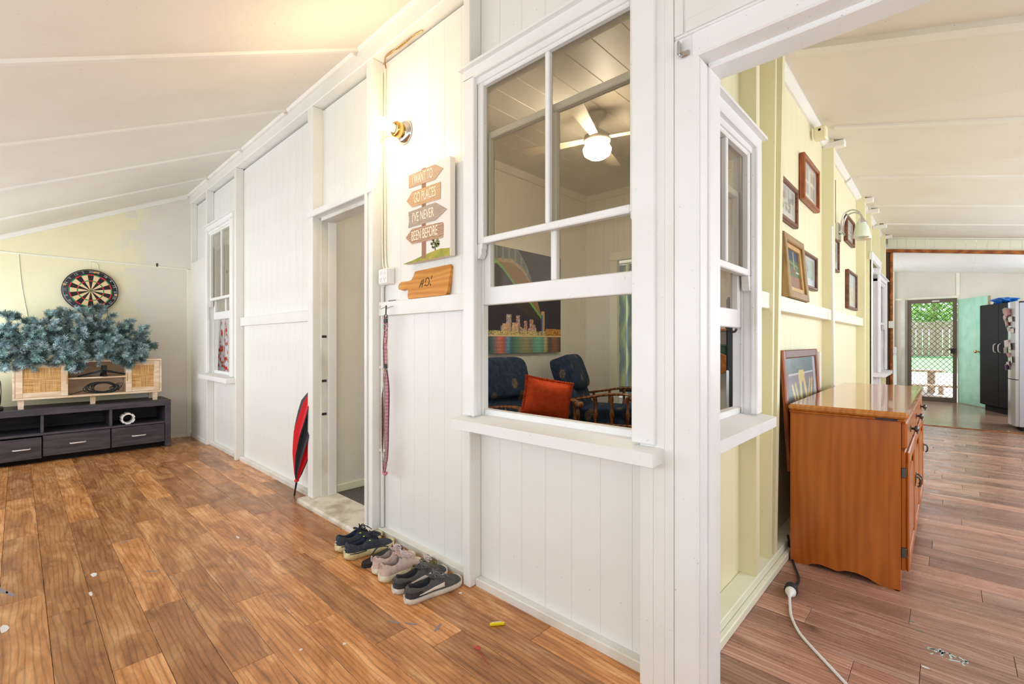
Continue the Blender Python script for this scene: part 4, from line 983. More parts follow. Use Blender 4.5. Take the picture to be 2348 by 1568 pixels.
# ---- power outlet, conduit and cables
po = thing('power_outlet', 'white surface-mounted power outlet box beside the doorway', 'outlet', (-2.42, 1.52, 1.535))
MB().box(-.052, .052, -.045, 0, -.047, .047, 0, .005).obj('box', 'white_plastic', po); MB().box(-.048, .048, -.052, -.045, -.042, .042, 0, .004).obj('face_plate', 'white_plastic', po)
for x in (-.02, .02):
    MB().box(x-.006, x+.006, -.0555, -.052, .012, .03, 0, .002).obj('switch', 'white_plastic', po)
    for s in (-1, 0, 1): MB().box(x+s*.008-.001, x+s*.008+.001, -.0525, -.052, -.02+(-.012 if s == 0 else 0), -.01+(-.012 if s == 0 else 0)).obj('slot', 'dark_metal', po)
cd = thing('conduit', 'white conduit pipe running down from the outlet to the floor', 'conduit', (-2.485, 1.506, .04))
MB().tube(curve_pts([(.02, 0, 1.46), (.005, 0, 1.445), (0, 0, 1.42), (0, 0, 1.2), (0, 0, .6), (0, 0, 0)], 4), .011, 10).obj('pipe', 'white', cd)
for z in (.45, .95): MB().box(-.018, .018, -.014, .012, z, z+.016, 0, .002).obj('saddle', 'white', cd)
cw = thing('wall_wires', 'pair of painted cables dropping from the top plate to the outlet', 'cable', (-2.46, 1.515, 1.58))
for k, dx in enumerate((-.02, .012)): MB().tube(curve_pts([(.02+dx, -.004, 0), (dx-.01, -.004, .06), (dx-.015, -.004, .4), (dx-.015, -.004, 1.20)], 6), .0055, 8).obj('cable', 'cream_white', cw)
cp = thing('plate_wires', 'brown cables sagging under the top plate above the lamp', 'cable', (-2.40, 1.50, 2.824))
for k in range(2): MB().tube(curve_pts([(-.045, .005, -.045+.008*k), (-.03, -.01, .004), (.06, -.02, .004-.008*k), (.14, -.02, -.010+.010*k), (.25, -.01, .008), (.32, .005, .014)], 6), .0042, 8).obj('cable', 'brass' if k else 'frame_oak', cp)
hk = []
for x, lab in ((-2.415, 'small bent wire hook on the rail nearest the doorway'), (-2.352, 'small wire hook on the rail holding the dog lead')):
    h = thing('wire_hook', lab, 'hook', (x, 1.488, 1.350), group='hooks on the rail')
    MB().tube(curve_pts([(0.012, 0, .006), (.006, -.012, .004), (-.004, -.03, -.006), (-.014, -.034, .0), (-.012, -.03, .014)], 5), .0022, 6).obj('wire', 'steel', h)
kc = thing('key_tin', 'small flat metal clasp lying on top of the rail', 'clasp', (-2.375, 1.503, 1.3885)); MB().box(-.03, .03, -.008, .008, 0, .006, 0, .002).obj('clasp', 'pewter', kc)
# ---- dog lead
ld = thing('dog_lead', 'pink striped dog lead hanging from the rail hook', 'dog lead', (-2.36, 1.452, 1.345))
def ribbon(path, widths, normals, mats, name, par):
    """strap of three lengthwise stripes"""
    P = [Vector(p) for p in path]; b = MB(); cols = (-1, -.45, .45, 1); v = []
    for p, w, a in zip(P, widths, normals):
        side = Vector((cos(a), sin(a), 0))
        for c in cols: v.append(p+side*c*w)
    k = len(P); f = []; mi = []
    for i in range(k-1):
        for c in range(3): b.add([v[i*4+c], v[i*4+c+1], v[(i+1)*4+c+1], v[(i+1)*4+c]], [(0, 1, 2, 3)], (0, 1, 2)[c], True)
    o = b.obj(name, mats, par); m = o.modifiers.new('thick', 'SOLIDIFY'); m.thickness = .0022; return o
n = 14
pth = [(.004*sin(i*.5), -.002*i/n, -.045-.30*i/n) for i in range(n+1)]
ribbon(pth, [.0155]*(n+1), [.1+.25*i/n for i in range(n+1)], ['leash_dark', 'leash_pink', 'leash_tan'], 'strap', ld)
n = 30
def loop(sg_):
    P = []; A_ = []
    for i in range(n+1):
        t = i/n; P.append((sg_*(.014*sin(pi*t)**.8+.006*sin(2*pi*t*1.4))-.008*t, -.004+sg_*.008*sin(pi*t), -.345-.60*t)); A_.append((.3+sg_*1.9*t) if sg_ > 0 else (.2-1.5*sin(pi*t)))
    return P, A_
for s_ in (1, -1):
    P, A_ = loop(s_); ribbon(P, [.013]*(n+1), A_, ['leash_tan', 'leash_pink', 'leash_dark'] if s_ > 0 else ['leash_pink', 'leash_dark', 'leash_tan'], 'strap', ld)
MB().tube([(-.010+.017*cos(pi+pi*i/10), 0, -.942+.016*sin(pi+pi*i/10)) for i in range(11)], .008, 8, flat=1).obj('handle_bend', 'leash_pink', ld)
MB().tube(curve_pts([(0, .002, .0), (.003, 0, .012), (.001, 0, -.03), (.0, 0, -.038)], 5), [.004]*16, 8).obj('swivel_hook', 'black_plastic', ld); MB().tube([(.016*cos(2*pi*i/20), 0, -.046+.010*sin(2*pi*i/20)) for i in range(21)], .0025, 6).obj('swivel_eye', 'black_plastic', ld)
MB().tube([(.020*cos(2*pi*i/24), -.006, -.112+.018*sin(2*pi*i/24)) for i in range(25)], .0022, 6).obj('steel_ring', 'steel', ld)
MB().box(-.0165, .0165, -.005, .003, -.085, -.062, 0, .001).obj('stitched_band', 'black_cloth', ld); MB().box(-.014, .012, -.008, .000, -.345, -.322, 0, .001).obj('stitched_band', 'black_cloth', ld)
MB().box(-.004, .006, -.0062, -.0045, -.205, -.165).obj('woven_tag', 'red_tag', ld); MB().box(-.002, .004, -.0068, -.006, -.20, -.17).obj('tag_print', 'white_plastic', ld)
# ---- door latch bracket on the opening frame, screw hook beside window
lt = thing('latch_bracket', 'small chrome latch bracket on the head of the wide opening', 'bracket', (-.605, 1.437, 2.075))
MB().box(-.018, -.010, -.02, 0, -.025, .02, 0, .003).obj('plate', 'chrome', lt); MB().box(-.012, .014, -.006, 0, -.03, -.012, 0, .002).obj('tongue', 'chrome', lt)
nh = thing('screw_hook', 'rusty screw hook in the stud left of the large window', 'hook', (-1.655, 1.447, 1.995)); MB().tube(curve_pts([(0, 0, .006), (-.004, -.01, .004), (.004, -.014, -.006), (.008, -.01, -.014)], 5), .003, 6).obj('hook', 'dark_metal', nh)

# ================================================================== SHOES
WT = [(0, .16), (.008, .36), (.025, .54), (.06, .68), (.11, .745), (.25, .76), (.42, .78), (.58, .93), (.72, 1.0), (.84, .95), (.92, .80), (.97, .55), (1, .16)]
def shoe(name, label, group, loc, ang, L, Wd, mats, hs, hh, toe_h=.05, heel_tab=.0, side=1, kind='runner', tilt=0):
    """mats: upper, lining, sole, lace. hs sole height, hh collar height"""
    t = thing(name, label, 'shoe', loc, ang, group, rot=(0, tilt, ang))
    HT = [(0, hh+heel_tab*.6), (.03, hh+heel_tab), (.1, hh+heel_tab*.3), (.22, hh*.84), (.34, hh*.88), (.43, hh*1.08), (.48, hh*1.10), (.55, hh*.98), (.66, hh*.8), (.78, toe_h*1.06), (.9, toe_h*.95), (.96, toe_h*.8), (1, toe_h*.5)]
    ss = [0, .008, .025, .045, .07, .1, .15, .2, .26, .32, .38, .42, .46, .5, .55, .6, .66, .72, .78, .84, .89, .93, .96, .985, 1]
    rows = []; N = 19
    for s in ss:
        w = interp(WT, s)*Wd/2; h = interp(HT, s)-hs*.3; z0 = hs*.78; row = []
        if .05 < s < .44:
            wo_ = w*.72*min(1, (s-.03)/.06)*(1 if s < .36 else (.46-s)/.1*.75+.25); hi = h
            for k in range(6):
                q = k/5; row.append((-lerp(w, wo_, q**1.8)-.004*sin(pi*q), lerp(z0, hi, q)))
            row += [(-wo_+.004, hi-.004), (-wo_*.95+.003, lerp(hi, hs, .5)), (-wo_*.8, hs+.004), (0, hs+.002), (wo_*.8, hs+.004), (wo_*.95-.003, lerp(hi, hs, .5)), (wo_-.004, hi-.004)]
            for k in range(5, -1, -1):
                q = k/5; row.append((lerp(w, wo_, q**1.8)+.004*sin(pi*q), lerp(z0, hi, q)))
        else:
            for k in range(N):
                a = pi*k/(N-1); c = cos(a); e = .75
                row.append((-math.copysign(abs(c)**e, c)*w, z0+abs(sin(a))**.85*(h-z0)))
        rows.append([(s*L, y, z) for y, z in row])
    b = MB(); v = [p for r in rows for p in r]
    fo, fi = [], []
    for i in range(len(rows)-1):
        for k in range(N-1):
            q = (i*N+k, i*N+k+1, (i+1)*N+k+1, (i+1)*N+k)
            (fi if (6 <= k < 12 and .05 < ss[i] < .44) or (5 <= k < 13 and .05 < ss[i] < .42) else fo).append(q)
    b.add(v, fo, 0, True); b.v = b.v; k0 = len(b.f); b.f += fi; b.m += [1]*len(fi); b.sm += [True]*len(fi)
    b.f += [tuple(range(N)), tuple(range((len(rows)-1)*N, len(rows)*N))]; b.m += [0, 0]; b.sm += [False, False]
    b.obj('upper', [mats[0], mats[1]], t)
    # sole
    sb = MB(); rws = []
    for s in ss:
        w = interp(WT, s)*Wd/2*1.07+.002
        pass
        zb = {'runner': max(0, (s-.72))**2*.35+max(0, .12-s)*.08, 'skate': max(0, s-.86)**2*.5}.get(kind, 0)
        zt = hs*(1+(.35*(1-s*1.6) if kind == 'runner' and s < .6 else 0)) + (.006 if s > .95 else 0)
        x = (s-.5)*L*1.025+L*.5
        rws.append([(x, -w*.94, zb), (x, -w*1.02, zb+(zt-zb)*.35), (x, -w, zt), (x, 0, zt-.002), (x, w, zt), (x, w*1.02, zb+(zt-zb)*.35), (x, w*.94, zb)])
    v = [p for r in rws for p in r]
    f = [(i*7+k, i*7+(k+1) % 7, (i+1)*7+(k+1) % 7, (i+1)*7+k) for i in range(len(rws)-1) for k in range(7)]
    sb.add(v, f, 0, True); sb.add(v[:7], [tuple(range(7))]); sb.add(v[-7:], [tuple(range(6, -1, -1))])
    sb.obj('sole', mats[2], t)
    # tongue and laces
    def top(s, y): 
        w = interp(WT, s)*Wd/2; h = interp(HT, s)-hs*.3; z0 = hs*.78; c = min(.999, abs(y)/w)**(1/.75); return z0+max(0, 1-c*c)**.425*(h-z0)
    tg = MB().grid(6, 5, lambda u, q: (L*(.52-.13*q), (u-.5)*Wd*.38, top(.50, 0)+.004+.020*q+.0*u-.010*abs(u-.5)*2), smooth=True)
    o = tg.obj('tongue', mats[0], t); m = o.modifiers.new('thick', 'SOLIDIFY'); m.thickness = .005
    for k, s in enumerate((.49, .54, .59, .64)):
        y = Wd*.19*(1-.1*k)
        MB().tube(curve_pts([(L*s, -y, top(s, y)+.001), (L*(s+.012), 0, top(s, 0)+.006), (L*(s+.03), y, top(s+.03, y)+.001)], 5), .0026, 6).obj('lace', mats[3], t)
        MB().tube(curve_pts([(L*s, y, top(s, y)+.001), (L*(s+.012), 0, top(s, 0)+.008), (L*(s+.03), -y, top(s+.03, y)+.001)], 5), .0026, 6).obj('lace', mats[3], t)
    c = Vector((L*.49, 0, top(.49, 0)+.012))
    for q in (-1, 1):
        MB().tube(curve_pts([c, c+Vector((.008, q*.014, .012)), c+Vector((.016, q*.030, .006)), c+Vector((.022, q*.030, -.006)), c+Vector((.012, q*.014, -.002)), c], 6), .0026, 6).obj('lace_bow', mats[3], t)
        MB().tube(curve_pts([c, c+Vector((.03, q*.018, .004)), c+Vector((.06, q*.035, -.02))], 6), .0024, 6).obj('lace_end', mats[3], t)
    return t
def swoosh(t, L, Wd, hs, hh, side):
    """pale stripe along the side, widening towards the laces"""
    def fn(u, v):
        s = lerp(.16, .60, u); w = interp(WT, s)*Wd/2; zc_ = lerp(hs+.010, hs+.021, u**1.4); wd = lerp(.0015, .0095, u); z = zc_+(v-.5)*2*wd
        return (s*L, side*(w*(1.055-.22*max(0, (z-hs)/(hh)))+.0035), z)
    o = MB().grid(14, 3, fn).obj('side_stripe', 'cream_stripe', t); m = o.modifiers.new('thick', 'SOLIDIFY'); m.thickness = .002
G1 = 'shoes by the doorway'
nv = ('navy_fabric', 'navy_lining', 'mud_sole', 'lace_black'); pk = ('pink_fabric', 'pink_lining', 'cream_sole', 'lace_pink'); gy = ('grey_suede', 'grey_dark', 'off_white_sole', 'lace_grey')
def heel_mark(t, hs):
    b = MB(); z = hs+.030
    b.add([(-.0035, -.010, z), (-.0035, -.003, z+.006), (-.0035, -.003, z+.003), (-.0035, -.010, z-.003)], [(0, 1, 2, 3)]); b.add([(-.0035, .000, z+.003), (-.0035, .008, z-.002), (-.0035, .008, z-.007), (-.0035, 0, z-.002)], [(0, 1, 2, 3)])
    b.add([(-.004, -.010, z-.012), (-.004, .010, z-.012), (-.004, .010, z-.016), (-.004, -.010, z-.016)], [(0, 1, 2, 3)])
    b.obj('heel_print', 'white_plastic', t)
for lab, loc, ang in (('navy runner with muddy cream sole, nearest the doorway', (-2.440, 1.196, 0), 91), ('navy runner with muddy cream sole, beside the black thong', (-2.322, 1.186, 0), 86)):
    t = shoe('runner_shoe', lab, G1, loc, radians(ang), .275, .094, nv, .030, .088, .052, .012)
    heel_mark(t, .030)
    for y in (-.036, .036): MB().lathe([(.0, 0), (.005, 0), (.005, .003), (0, .003)], 10, (.275*.44, y, .078)).obj('neon_eyelet', 'neon', t)
    MB().tube(curve_pts([(.275*.04, -.034, .036), (.275*.2, -.043, .034), (.275*.36, -.044, .034)], 5), .003, 6).obj('heel_clip', 'black_rubber', t)
for lab, loc, ang in (('pale pink runner with heel loop, farther of the pink pair', (-2.066, 1.205, 0), 95), ('pale pink runner with laces undone, next to the grey shoes', (-1.976, 1.188, 0), 95)):
    t = shoe('runner_shoe', lab, G1, loc, radians(ang), .245, .084, pk, .026, .088, .048, .010)
    MB().tube([(-.004+.010*cos(pi*i/8+pi/2)-.002, 0, .086+.014*sin(pi*i/8*2)) for i in range(9)], .004, 6, flat=.4).obj('heel_loop', 'pink_fabric', t)
for lab, loc, ang in (('charcoal suede skate shoe with blue insole, behind the front one', (-1.852, 1.182, 0), 87), ('charcoal suede skate shoe with cream stripe, nearest the wall stud', (-1.742, 1.172, 0), 84)):
    t = shoe('skate_shoe', lab, G1, loc, radians(ang), .285, .096, gy, .024, .074, .052, .004, kind='skate')
    for s in (-1, 1): swoosh(t, .285, .096, .024, .074, s)
    MB().grid(8, 8, lambda u, v: (.285*lerp(.06, .42, u), (v-.5)*.045*sin(pi*lerp(.2, .8, u))**.3, .0285)).obj('insole', 'insole_blue', t)
    MB().tube([(.285*.5*1.0+(.285*.5+.0035)*cos(2*pi*i/60)*1.0, 0, 0) for i in range(2)], .0005, 4).obj('seam', 'grey_dark', t)
    # darker heel patch
    o = MB().grid(12, 4, lambda u, v: ((lambda s, sg: (s*.285-.003*(1-s*5), sg*(interp(WT, max(s, 0))*.048*1.03+.002), lerp(.026, .05, v)))(abs(u-.5)*2*.22, 1 if u > .5 else -1))).obj('heel_patch', 'grey_dark', t)
t = shoe('canvas_shoe', 'small olive canvas shoe mostly hidden behind the pink runners', G1, (-1.908, 1.315, .0), radians(90), .155, .05, ('olive_canvas', 'grey_dark', 'cream_sole', 'lace_pink'), .020, .06, .066, 0, kind='skate')
# ---- thong
th = thing('rubber_thong', 'black rubber thong between the navy and pink runners', 'thong', (-2.175, 1.205, 0), radians(99), G1)
ol = [(.0, 0)]
L = .262; ss = [i/16 for i in range(17)]
left = [(s*L, interp([(0, .012), (.05, .028), (.3, .032), (.6, .04), (.8, .043), (.93, .03), (1, .008)], s)) for s in ss]
poly = left+[(x, -y) for x, y in reversed(left)]
MB().prism(poly, 0, .012, 'z').obj('sole', 'black_rubber', th); MB().prism([(x*.985+.002, y*.96) for x, y in poly], .012, .020, 'z').obj('footbed', 'black_plastic', th)
for q in (-1, 1): MB().tube(curve_pts([(.185, 0, .02), (.17, q*.012, .045), (.12, q*.03, .052), (.075, q*.034, .018)], 8), [.005]*25, 8, flat=.5).obj('strap', 'black_rubber', th)
# ---- small things on the floor
def scrap(name, label, cat, pts, loc, mat, h=.0012, group=None):
    o = MB().prism(pts, 0, h, 'z').obj(name, mat, None, loc); return tag(o, label, cat, group)
ys = thing('toy_clip', 'tiny yellow and clear plastic toy piece on the floor', 'toy', (-1.337, 1.335, 0), .9)
MB().box(-.030, .030, -.007, .004, 0, .012, 0, .003).obj('yellow_body', 'neon', ys); plain('toy_yellow', '#e8d21c', rough=.4); bpy.data.objects['yellow_body'].data.materials[0] = M('toy_yellow')
MB().box(-.022, .020, .004, .010, 0, .010, 0, .002).obj('clear_insert', 'white_plastic', ys)
plain('paper', '#dcd8d0', rough=.8); plain('residue', '#bcd0cc', rough=.7); plain('scuff', '#8f8a8c', rough=.7); plain('stain_red', '#b8402f', rough=.5)
SCR = [('white paper scrap on the floor planks left of centre', (-3.077, .259), .035, .014), ('thin white paper curl below the larger scrap', (-2.853, .23), .03, .007), ('torn white paper at the left edge of the floor', (-2.758, -.035), .045, .015),
       ('narrow pale splinter on the floor in front of the doorway', (-3.05, .889), .032, .006), ('round white crumb, right one of two near the front', (-1.678, .854), .008, .008), ('round white crumb, left one of two near the front', (-1.764, .726), .008, .007), ('white crumb near the foot of the wall stud', (-1.63, 1.39), .009, .008)]
for lab, (x, y), a, b in SCR:
    rr = [(a*cos(2*pi*i/9)*rs.uniform(.7, 1), b*sin(2*pi*i/9)*rs.uniform(.6, 1)) for i in range(9)]; scrap('floor_scrap', lab, 'scrap', rr, (x, y, .0001), 'paper', .0015, 'scraps on the floor')
rr = [(.016*cos(2*pi*i/10)*rs.uniform(.7, 1), .012*sin(2*pi*i/10)*rs.uniform(.7, 1)) for i in range(10)]
sr = thing('wax_spill', 'dried red spill with a thin trail on the floor', 'stain', (-1.29, 1.185, 0.0002)); MB().prism(rr, 0, .0012, 'z').obj('blob', 'stain_red', sr); MB().prism([(.0, -.003), (.05, -.022), (.115, -.042), (.05, -.018)], 0, .0008, 'z').obj('trail', 'stain_red', sr)
re_ = thing('sticker_residue', 'cluster of peeled pale green sticker residue on the sleepout floor', 'residue', (.0, 2.335, .0002))
for k in range(16):
    x, y = rs.uniform(-.05, .055), rs.uniform(-.03, .03); a = rs.uniform(0, 3); l, w = rs.uniform(.008, .022), rs.uniform(.0025, .005); ca, sa = cos(a), sin(a)
    MB().prism([(x+ca*l*p-sa*w*q, y+sa*l*p+ca*w*q) for p, q in ((-1, -1), (1, -.6), (1, .7), (-1, 1))], 0, .0006, 'z').obj('flake', 'residue', re_)
rr = [(.012*cos(2*pi*i/8), .006*sin(2*pi*i/8)) for i in range(8)]; scrap('floor_scrap', 'small white flake right of the white cord', 'scrap', rr, (-.06, 2.198, .0001), 'paper', .001, 'scraps on the floor')
for (x, y, lab) in ((-.112, 2.52, 'dark green leaf speck by the cupboard, upper one'), (-.085, 2.46, 'dark green leaf speck by the cupboard, lower one')):
    scrap('leaf_speck', lab, 'leaf', [(.009*cos(2*pi*i/8), .004*sin(2*pi*i/8)) for i in range(8)], (x, y, .0001), 'needles_green', .001, 'leaf specks')

# ================================================================== INSIDE THE ROOM BEHIND THE LARGE WINDOW
# ---- harbour print on the inner wall
hp = thing('harbour_canvas', 'large canvas print of a harbour bridge and city lights at night', 'picture', (-3.328, 3.53, 1.035), pi/2)
PW, PH = 1.62, 1.085
MB().box(-PW/2, PW/2, -.028, 0, 0, PH, 0, .002).obj('canvas', 'black_cloth', hp)
rp = random.Random(11)
TOW = []
for k in range(60):
    u = rp.uniform(.2, .98); TOW.append((u, rp.uniform(.008, .018), .17+rp.uniform(.02, .10)*(1.2 if .38 < u < .72 else .5), rp.choice([(.55, .33, .16), (.6, .3, .28), (.45, .3, .4), (.65, .45, .2), (.35, .25, .22)])))
TOW += [(.459, .022, .37, (.45, .38, .34)), (.444, .03, .28, (.7, .4, .25)), (.546, .018, .365, (.4, .22, .24)), (.414, .012, .28, (.75, .5, .3)), (.678, .02, .33, (.6, .28, .2)), (.62, .015, .312, (.5, .2, .2)), (.519, .03, .29, (.75, .5, .28))]
GL = [(.0, 1.1), (.301, .893), (.407, .801), (.511, .664), (.669, .496), (.783, .353)]
AI = [(.25, .80), (.378, .871), (.496, .878), (.589, .817), (.661, .709), (.753, .508), (.796, .412)]
AO = [(.30, 1.1), (.557, .984), (.628, .864), (.678, .735), (.775, .403), (.80, .38)]
def hfn(u, v):
    c = [.035, .03, .045]; h = rp.random()
    if v > .16:
        g = interp(GL, u); ai = interp(AI, u); ao = interp(AO, u)
        if u < .80 and v < ao and v > min(g, ai)-.02 and u > .25:
            s = .13+.07*(h > .6)
            c = [s, s*.95, s*.9]
            if v < ai and v > g: c = [.24+.14*h, .15+.07*h, .08]
            if abs(v-ai) < .018: c = [.46, .32, .2]
            if abs(v-ao) < .012 or (int(u*70) % 4 == 0 and v > ai): c = [.2, .28, .3]
        if .50 < u < .80 and v < g and v > interp([(.50, .47), (.62, .384), (.728, .334), (.80, .33)], u): c = [.05+.03*(int((u+v*1.2)*60) % 3 == 0), .042, .035]
        if abs(v-g) < .012 and u < .79: c = [.16, .5, .12]
        if abs(u-.80) < .018 and v < .42: c = [.62, .40, .12]
        if abs(u-.79) < .008 and v < .38: c = [.08, .16, .4]
        for (x, w, t, col) in TOW:
            if abs(u-x) < w and v < t:
                k = .45+.9*h; c = [col[0]*k, col[1]*k, col[2]*k]
                if h > .86: c = [.95, .85, .6]
        if v < .215 and h > .45: c = [.8, .55+.2*h, .35*h]
        if v < .24 and u > .83: c = [.85*h+.1, .5*h, .1*h]
        if v < .17: c = [.8, .62, .3]
    else:
        b = .04+.03*h; c = [b, b*1.05, b*1.1]
        def g_(x, s): return math.exp(-((u-x)/s)**2)
        for x, s, col in ((.385, .045, (.75, .13, .06)), (.452, .022, (.04, .32, .55)), (.33, .05, (.0, .12, .14)), (.755, .065, (.16, .55, .36)), (.62, .07, (.35, .30, .12)), (.93, .05, (.3, .1, .04)), (.53, .05, (.02, .2, .16)), (.83, .02, (.6, .35, .1))):
            k = g_(x, s)*(.75+.3*h)*(.8 if int(v*90) % 3 else 1); c = [c[i]+col[i]*k for i in range(3)]
    return c
printed('print', PW, PH, 260, 180, hfn, 'print_matte', hp, (0, -.0285, 0))
# ---- recliners
def recliner(label, loc, rz, tiltk):
    t = thing('recliner', label, 'armchair', loc, rz, 'recliners in the inner room')
    F = 'recliner_fabric'
    # local: x forward, y sideways (seat width .56), z up
    b = MB().sq((.02, 0, .30), (.30, .27, .12), .35, .3, 24, 12); b.obj('seat', F, t)
    b = MB().sq((.27, 0, .36), (.12, .27, .085), .5, .35, 24, 12); b.obj('seat_front', F, t)
    rot = Matrix.Translation((-.27, 0, .30)) @ Matrix.Rotation(radians(-tiltk), 4, 'Y')
    MB().sq((0, 0, .16), (.085, .28, .24), .4, .35, 24, 14).xf(rot).obj('back_lower', F, t)
    MB().sq((.03, 0, .46), (.11, .29, .20), .45, .35, 28, 16).xf(rot).obj('headrest', F, t)
    MB().sq((-.06, 0, .30), (.045, .275, .36), .3, .3, 20, 14).xf(rot).obj('back_shell', F, t)
    MB().sq((0, 0, .13), (.26, .24, .11), .3, .3, 20, 10).obj('base', F, t)
    for s in (-1, 1):
        a = bpy.data.objects.new('arm', None); COL.objects.link(a); a.parent = t; a.location = (0, s*.345, 0)
        p = curve_pts([(-.33, 0, .50), (-.15, 0, .53), (.05, 0, .565), (.22, 0, .575), (.29, 0, .56)], 6)
        MB().tube(p, .033, 10, flat=.42, up=(0, 0, 1)).obj('arm_rail', 'chair_wood', a)
        MB().lathe([(.0, -.037), (.028, -.037), (.031, -.03), (.031, .03), (.028, .037), (0, .037)], 18, (.295, 0, .54), 'y').obj('arm_scroll', 'chair_wood', a)
        MB().box(-.32, .30, -.02, .02, .245, .285, 0, .006).obj('side_rail', 'chair_wood', a)
        for x in (-.24, -.06, .10, .25):
            z1 = interp([(-.33, .50), (-.15, .53), (.05, .565), (.3, .56)], x)-.008
            h = z1-.28; pr = [(.014, 0), (.02, .03*h), (.013, .10*h), (.022, .22*h), (.026, .34*h), (.018, .5*h), (.012, .62*h), (.017, .68*h), (.012, .74*h), (.019, .86*h), (.013, h)]
            MB().lathe(pr, 14, (x, 0, .28)).obj('spindle', 'chair_wood', a)
        for x in (-.28, .27): MB().lathe([(.018, 0), (.024, .06), (.017, .12), (.024, .22), (.022, .25)], 14, (x, 0, 0)).obj('leg', 'chair_wood', a)
    return t
recliner('navy leaf-patterned recliner behind the orange cushion', (-2.72, 3.10, .05), radians(-4), 14)
recliner('navy leaf-patterned recliner turned beside the inner doorway', (-2.60, 4.25, .07), radians(20), 20)
# ---- orange frilled cushion
oc = thing('orange_cushion', 'bright orange cushion with frilled edge propped on the recliner arm', 'cushion', (-2.35, 2.88, .540), rot=(radians(12), radians(3), radians(66)))
def pil(side):
    def fn(u, v):
        x, z = (u-.5)*2, (v-.5)*2; th = .075*max(0, (1-x**4))*max(0, (1-z**4)); pin = 1-.06*(1-abs(z)**2)*abs(x) ; pz = 1-.07*(1-abs(x)**2)*abs(z)
        return (x*.205*pin, side*th*.8, .17+z*.148*pz+(-.03*x))
    return fn
b = MB(); b.grid(20, 16, pil(1)); b.grid(20, 16, pil(-1)); b.obj('cover', 'orange_cloth', oc)
fb = MB(); NN = 160; rim = []
for i in range(NN+1):
    q = (i/NN*4) % 4; e = int(q) % 4; k = q-int(q); u, v = ((k, 0), (1, k), (1-k, 1), (0, 1-k))[e]
    p = Vector(pil(0)(u, v)); c = Vector((0, 0, .17)); d = (p-c).normalized(); w = .020*(1 if i % 2 else .75)
    rim.append((p-d*.006, p+d*w+Vector((0, .006*(1 if i % 2 else -1), 0))))
for i in range(NN):
    fb.add([rim[i][0], rim[i][1], rim[i+1][1], rim[i+1][0]], [(0, 1, 2, 3)], 0, True)
o = fb.obj('frill', 'orange_cloth', oc); m = o.modifiers.new('thick', 'SOLIDIFY'); m.thickness = .002
# ---- ceiling fan with light
fn_ = thing('ceiling_fan', 'white ceiling fan with lit globe seen through the large window', 'ceiling fan', (-2.02, 3.13, 2.951))
MB().lathe([(.0, 0), (.075, 0), (.07, -.03), (.035, -.06), (0, -.062)], 24).obj('canopy', 'white_plastic', fn_); MB().tube([(0, 0, -.05), (0, 0, -.15)], .014, 12).obj('rod', 'white_plastic', fn_)
MB().lathe([(.03, -.13), (.06, -.15), (.10, -.18), (.105, -.22), (.09, -.245), (0, -.25)], 28).obj('motor', 'white_plastic', fn_)
MB().lathe([(.06, -.25), (.10, -.262), (.112, -.285), (.10, -.325), (.06, -.352), (0, -.36)], 28).obj('globe', 'fan_glow', fn_)
plain('fan_blade', '#e9dcc0', rough=.5)
for k in range(4):
    a = radians(18+90*k); s = MB(); s.hexa([(.08, -.03, -.205), (.6, -.06, -.215), (.6, .06, -.195), (.08, .03, -.199), (.08, -.03, -.199), (.6, -.06, -.208), (.6, .06, -.188), (.08, .03, -.193)])
    s.obj('blade', 'fan_blade', fn_, (0, 0, 0), (0, 0, a))
# ---- striped curtain and dark slatted chair in the room beyond
def stripe(u, v):
    k = (u*13+.25*sin(v*17)) % 1; return lin('#e2ebb8')[:3] if k < .42 else (lin('#a5b8bd')[:3] if k < .8 else lin('#c4cfb4')[:3])
cu = thing('striped_curtain', 'green and blue striped curtain beyond the inner doorway', 'curtain', (-3.7, 7.0, .25), 0)
b = MB().grid(160, 40, lambda u, v: (-1.3+2.6*u, .035*sin(u*70), 2.2*v)); colour_mesh(b, 'cloth', 'print_cloth', lambda i: (*stripe((i % 161)/160, (i//161)/40), 1), cu)
MB().tube([(-1.35, 0, 2.22), (1.35, 0, 2.22)], .012, 8).obj('rod', 'steel', cu)
dc = thing('slat_chair', 'dark timber slat-back chair beyond the inner doorway', 'chair', (-3.40, 6.05, .03), radians(35))
for y in (-.2, .2):
    MB().box(-.22, -.18, y-.02, y+.02, 0, .92, 0, .004).obj('back_leg', 'dark_chair', dc); MB().box(.18, .22, y-.02, y+.02, 0, .44, 0, .004).obj('leg', 'dark_chair', dc)
    MB().box(-.228, -.172, y-.028, y+.028, .92, .945, 0, .004).obj('finial', 'dark_chair', dc)
MB().box(-.22, .23, -.22, .22, .42, .46, 0, .006).obj('seat', 'dark_chair', dc)
for z in (.55, .84): MB().box(-.215, -.185, -.18, .18, z, z+.06, 0, .004).obj('rail', 'dark_chair', dc)
for k in range(5): y = -.14+.07*k; MB().box(-.208, -.192, y-.015, y+.015, .61, .84, 0, .003).obj('slat', 'dark_chair', dc)
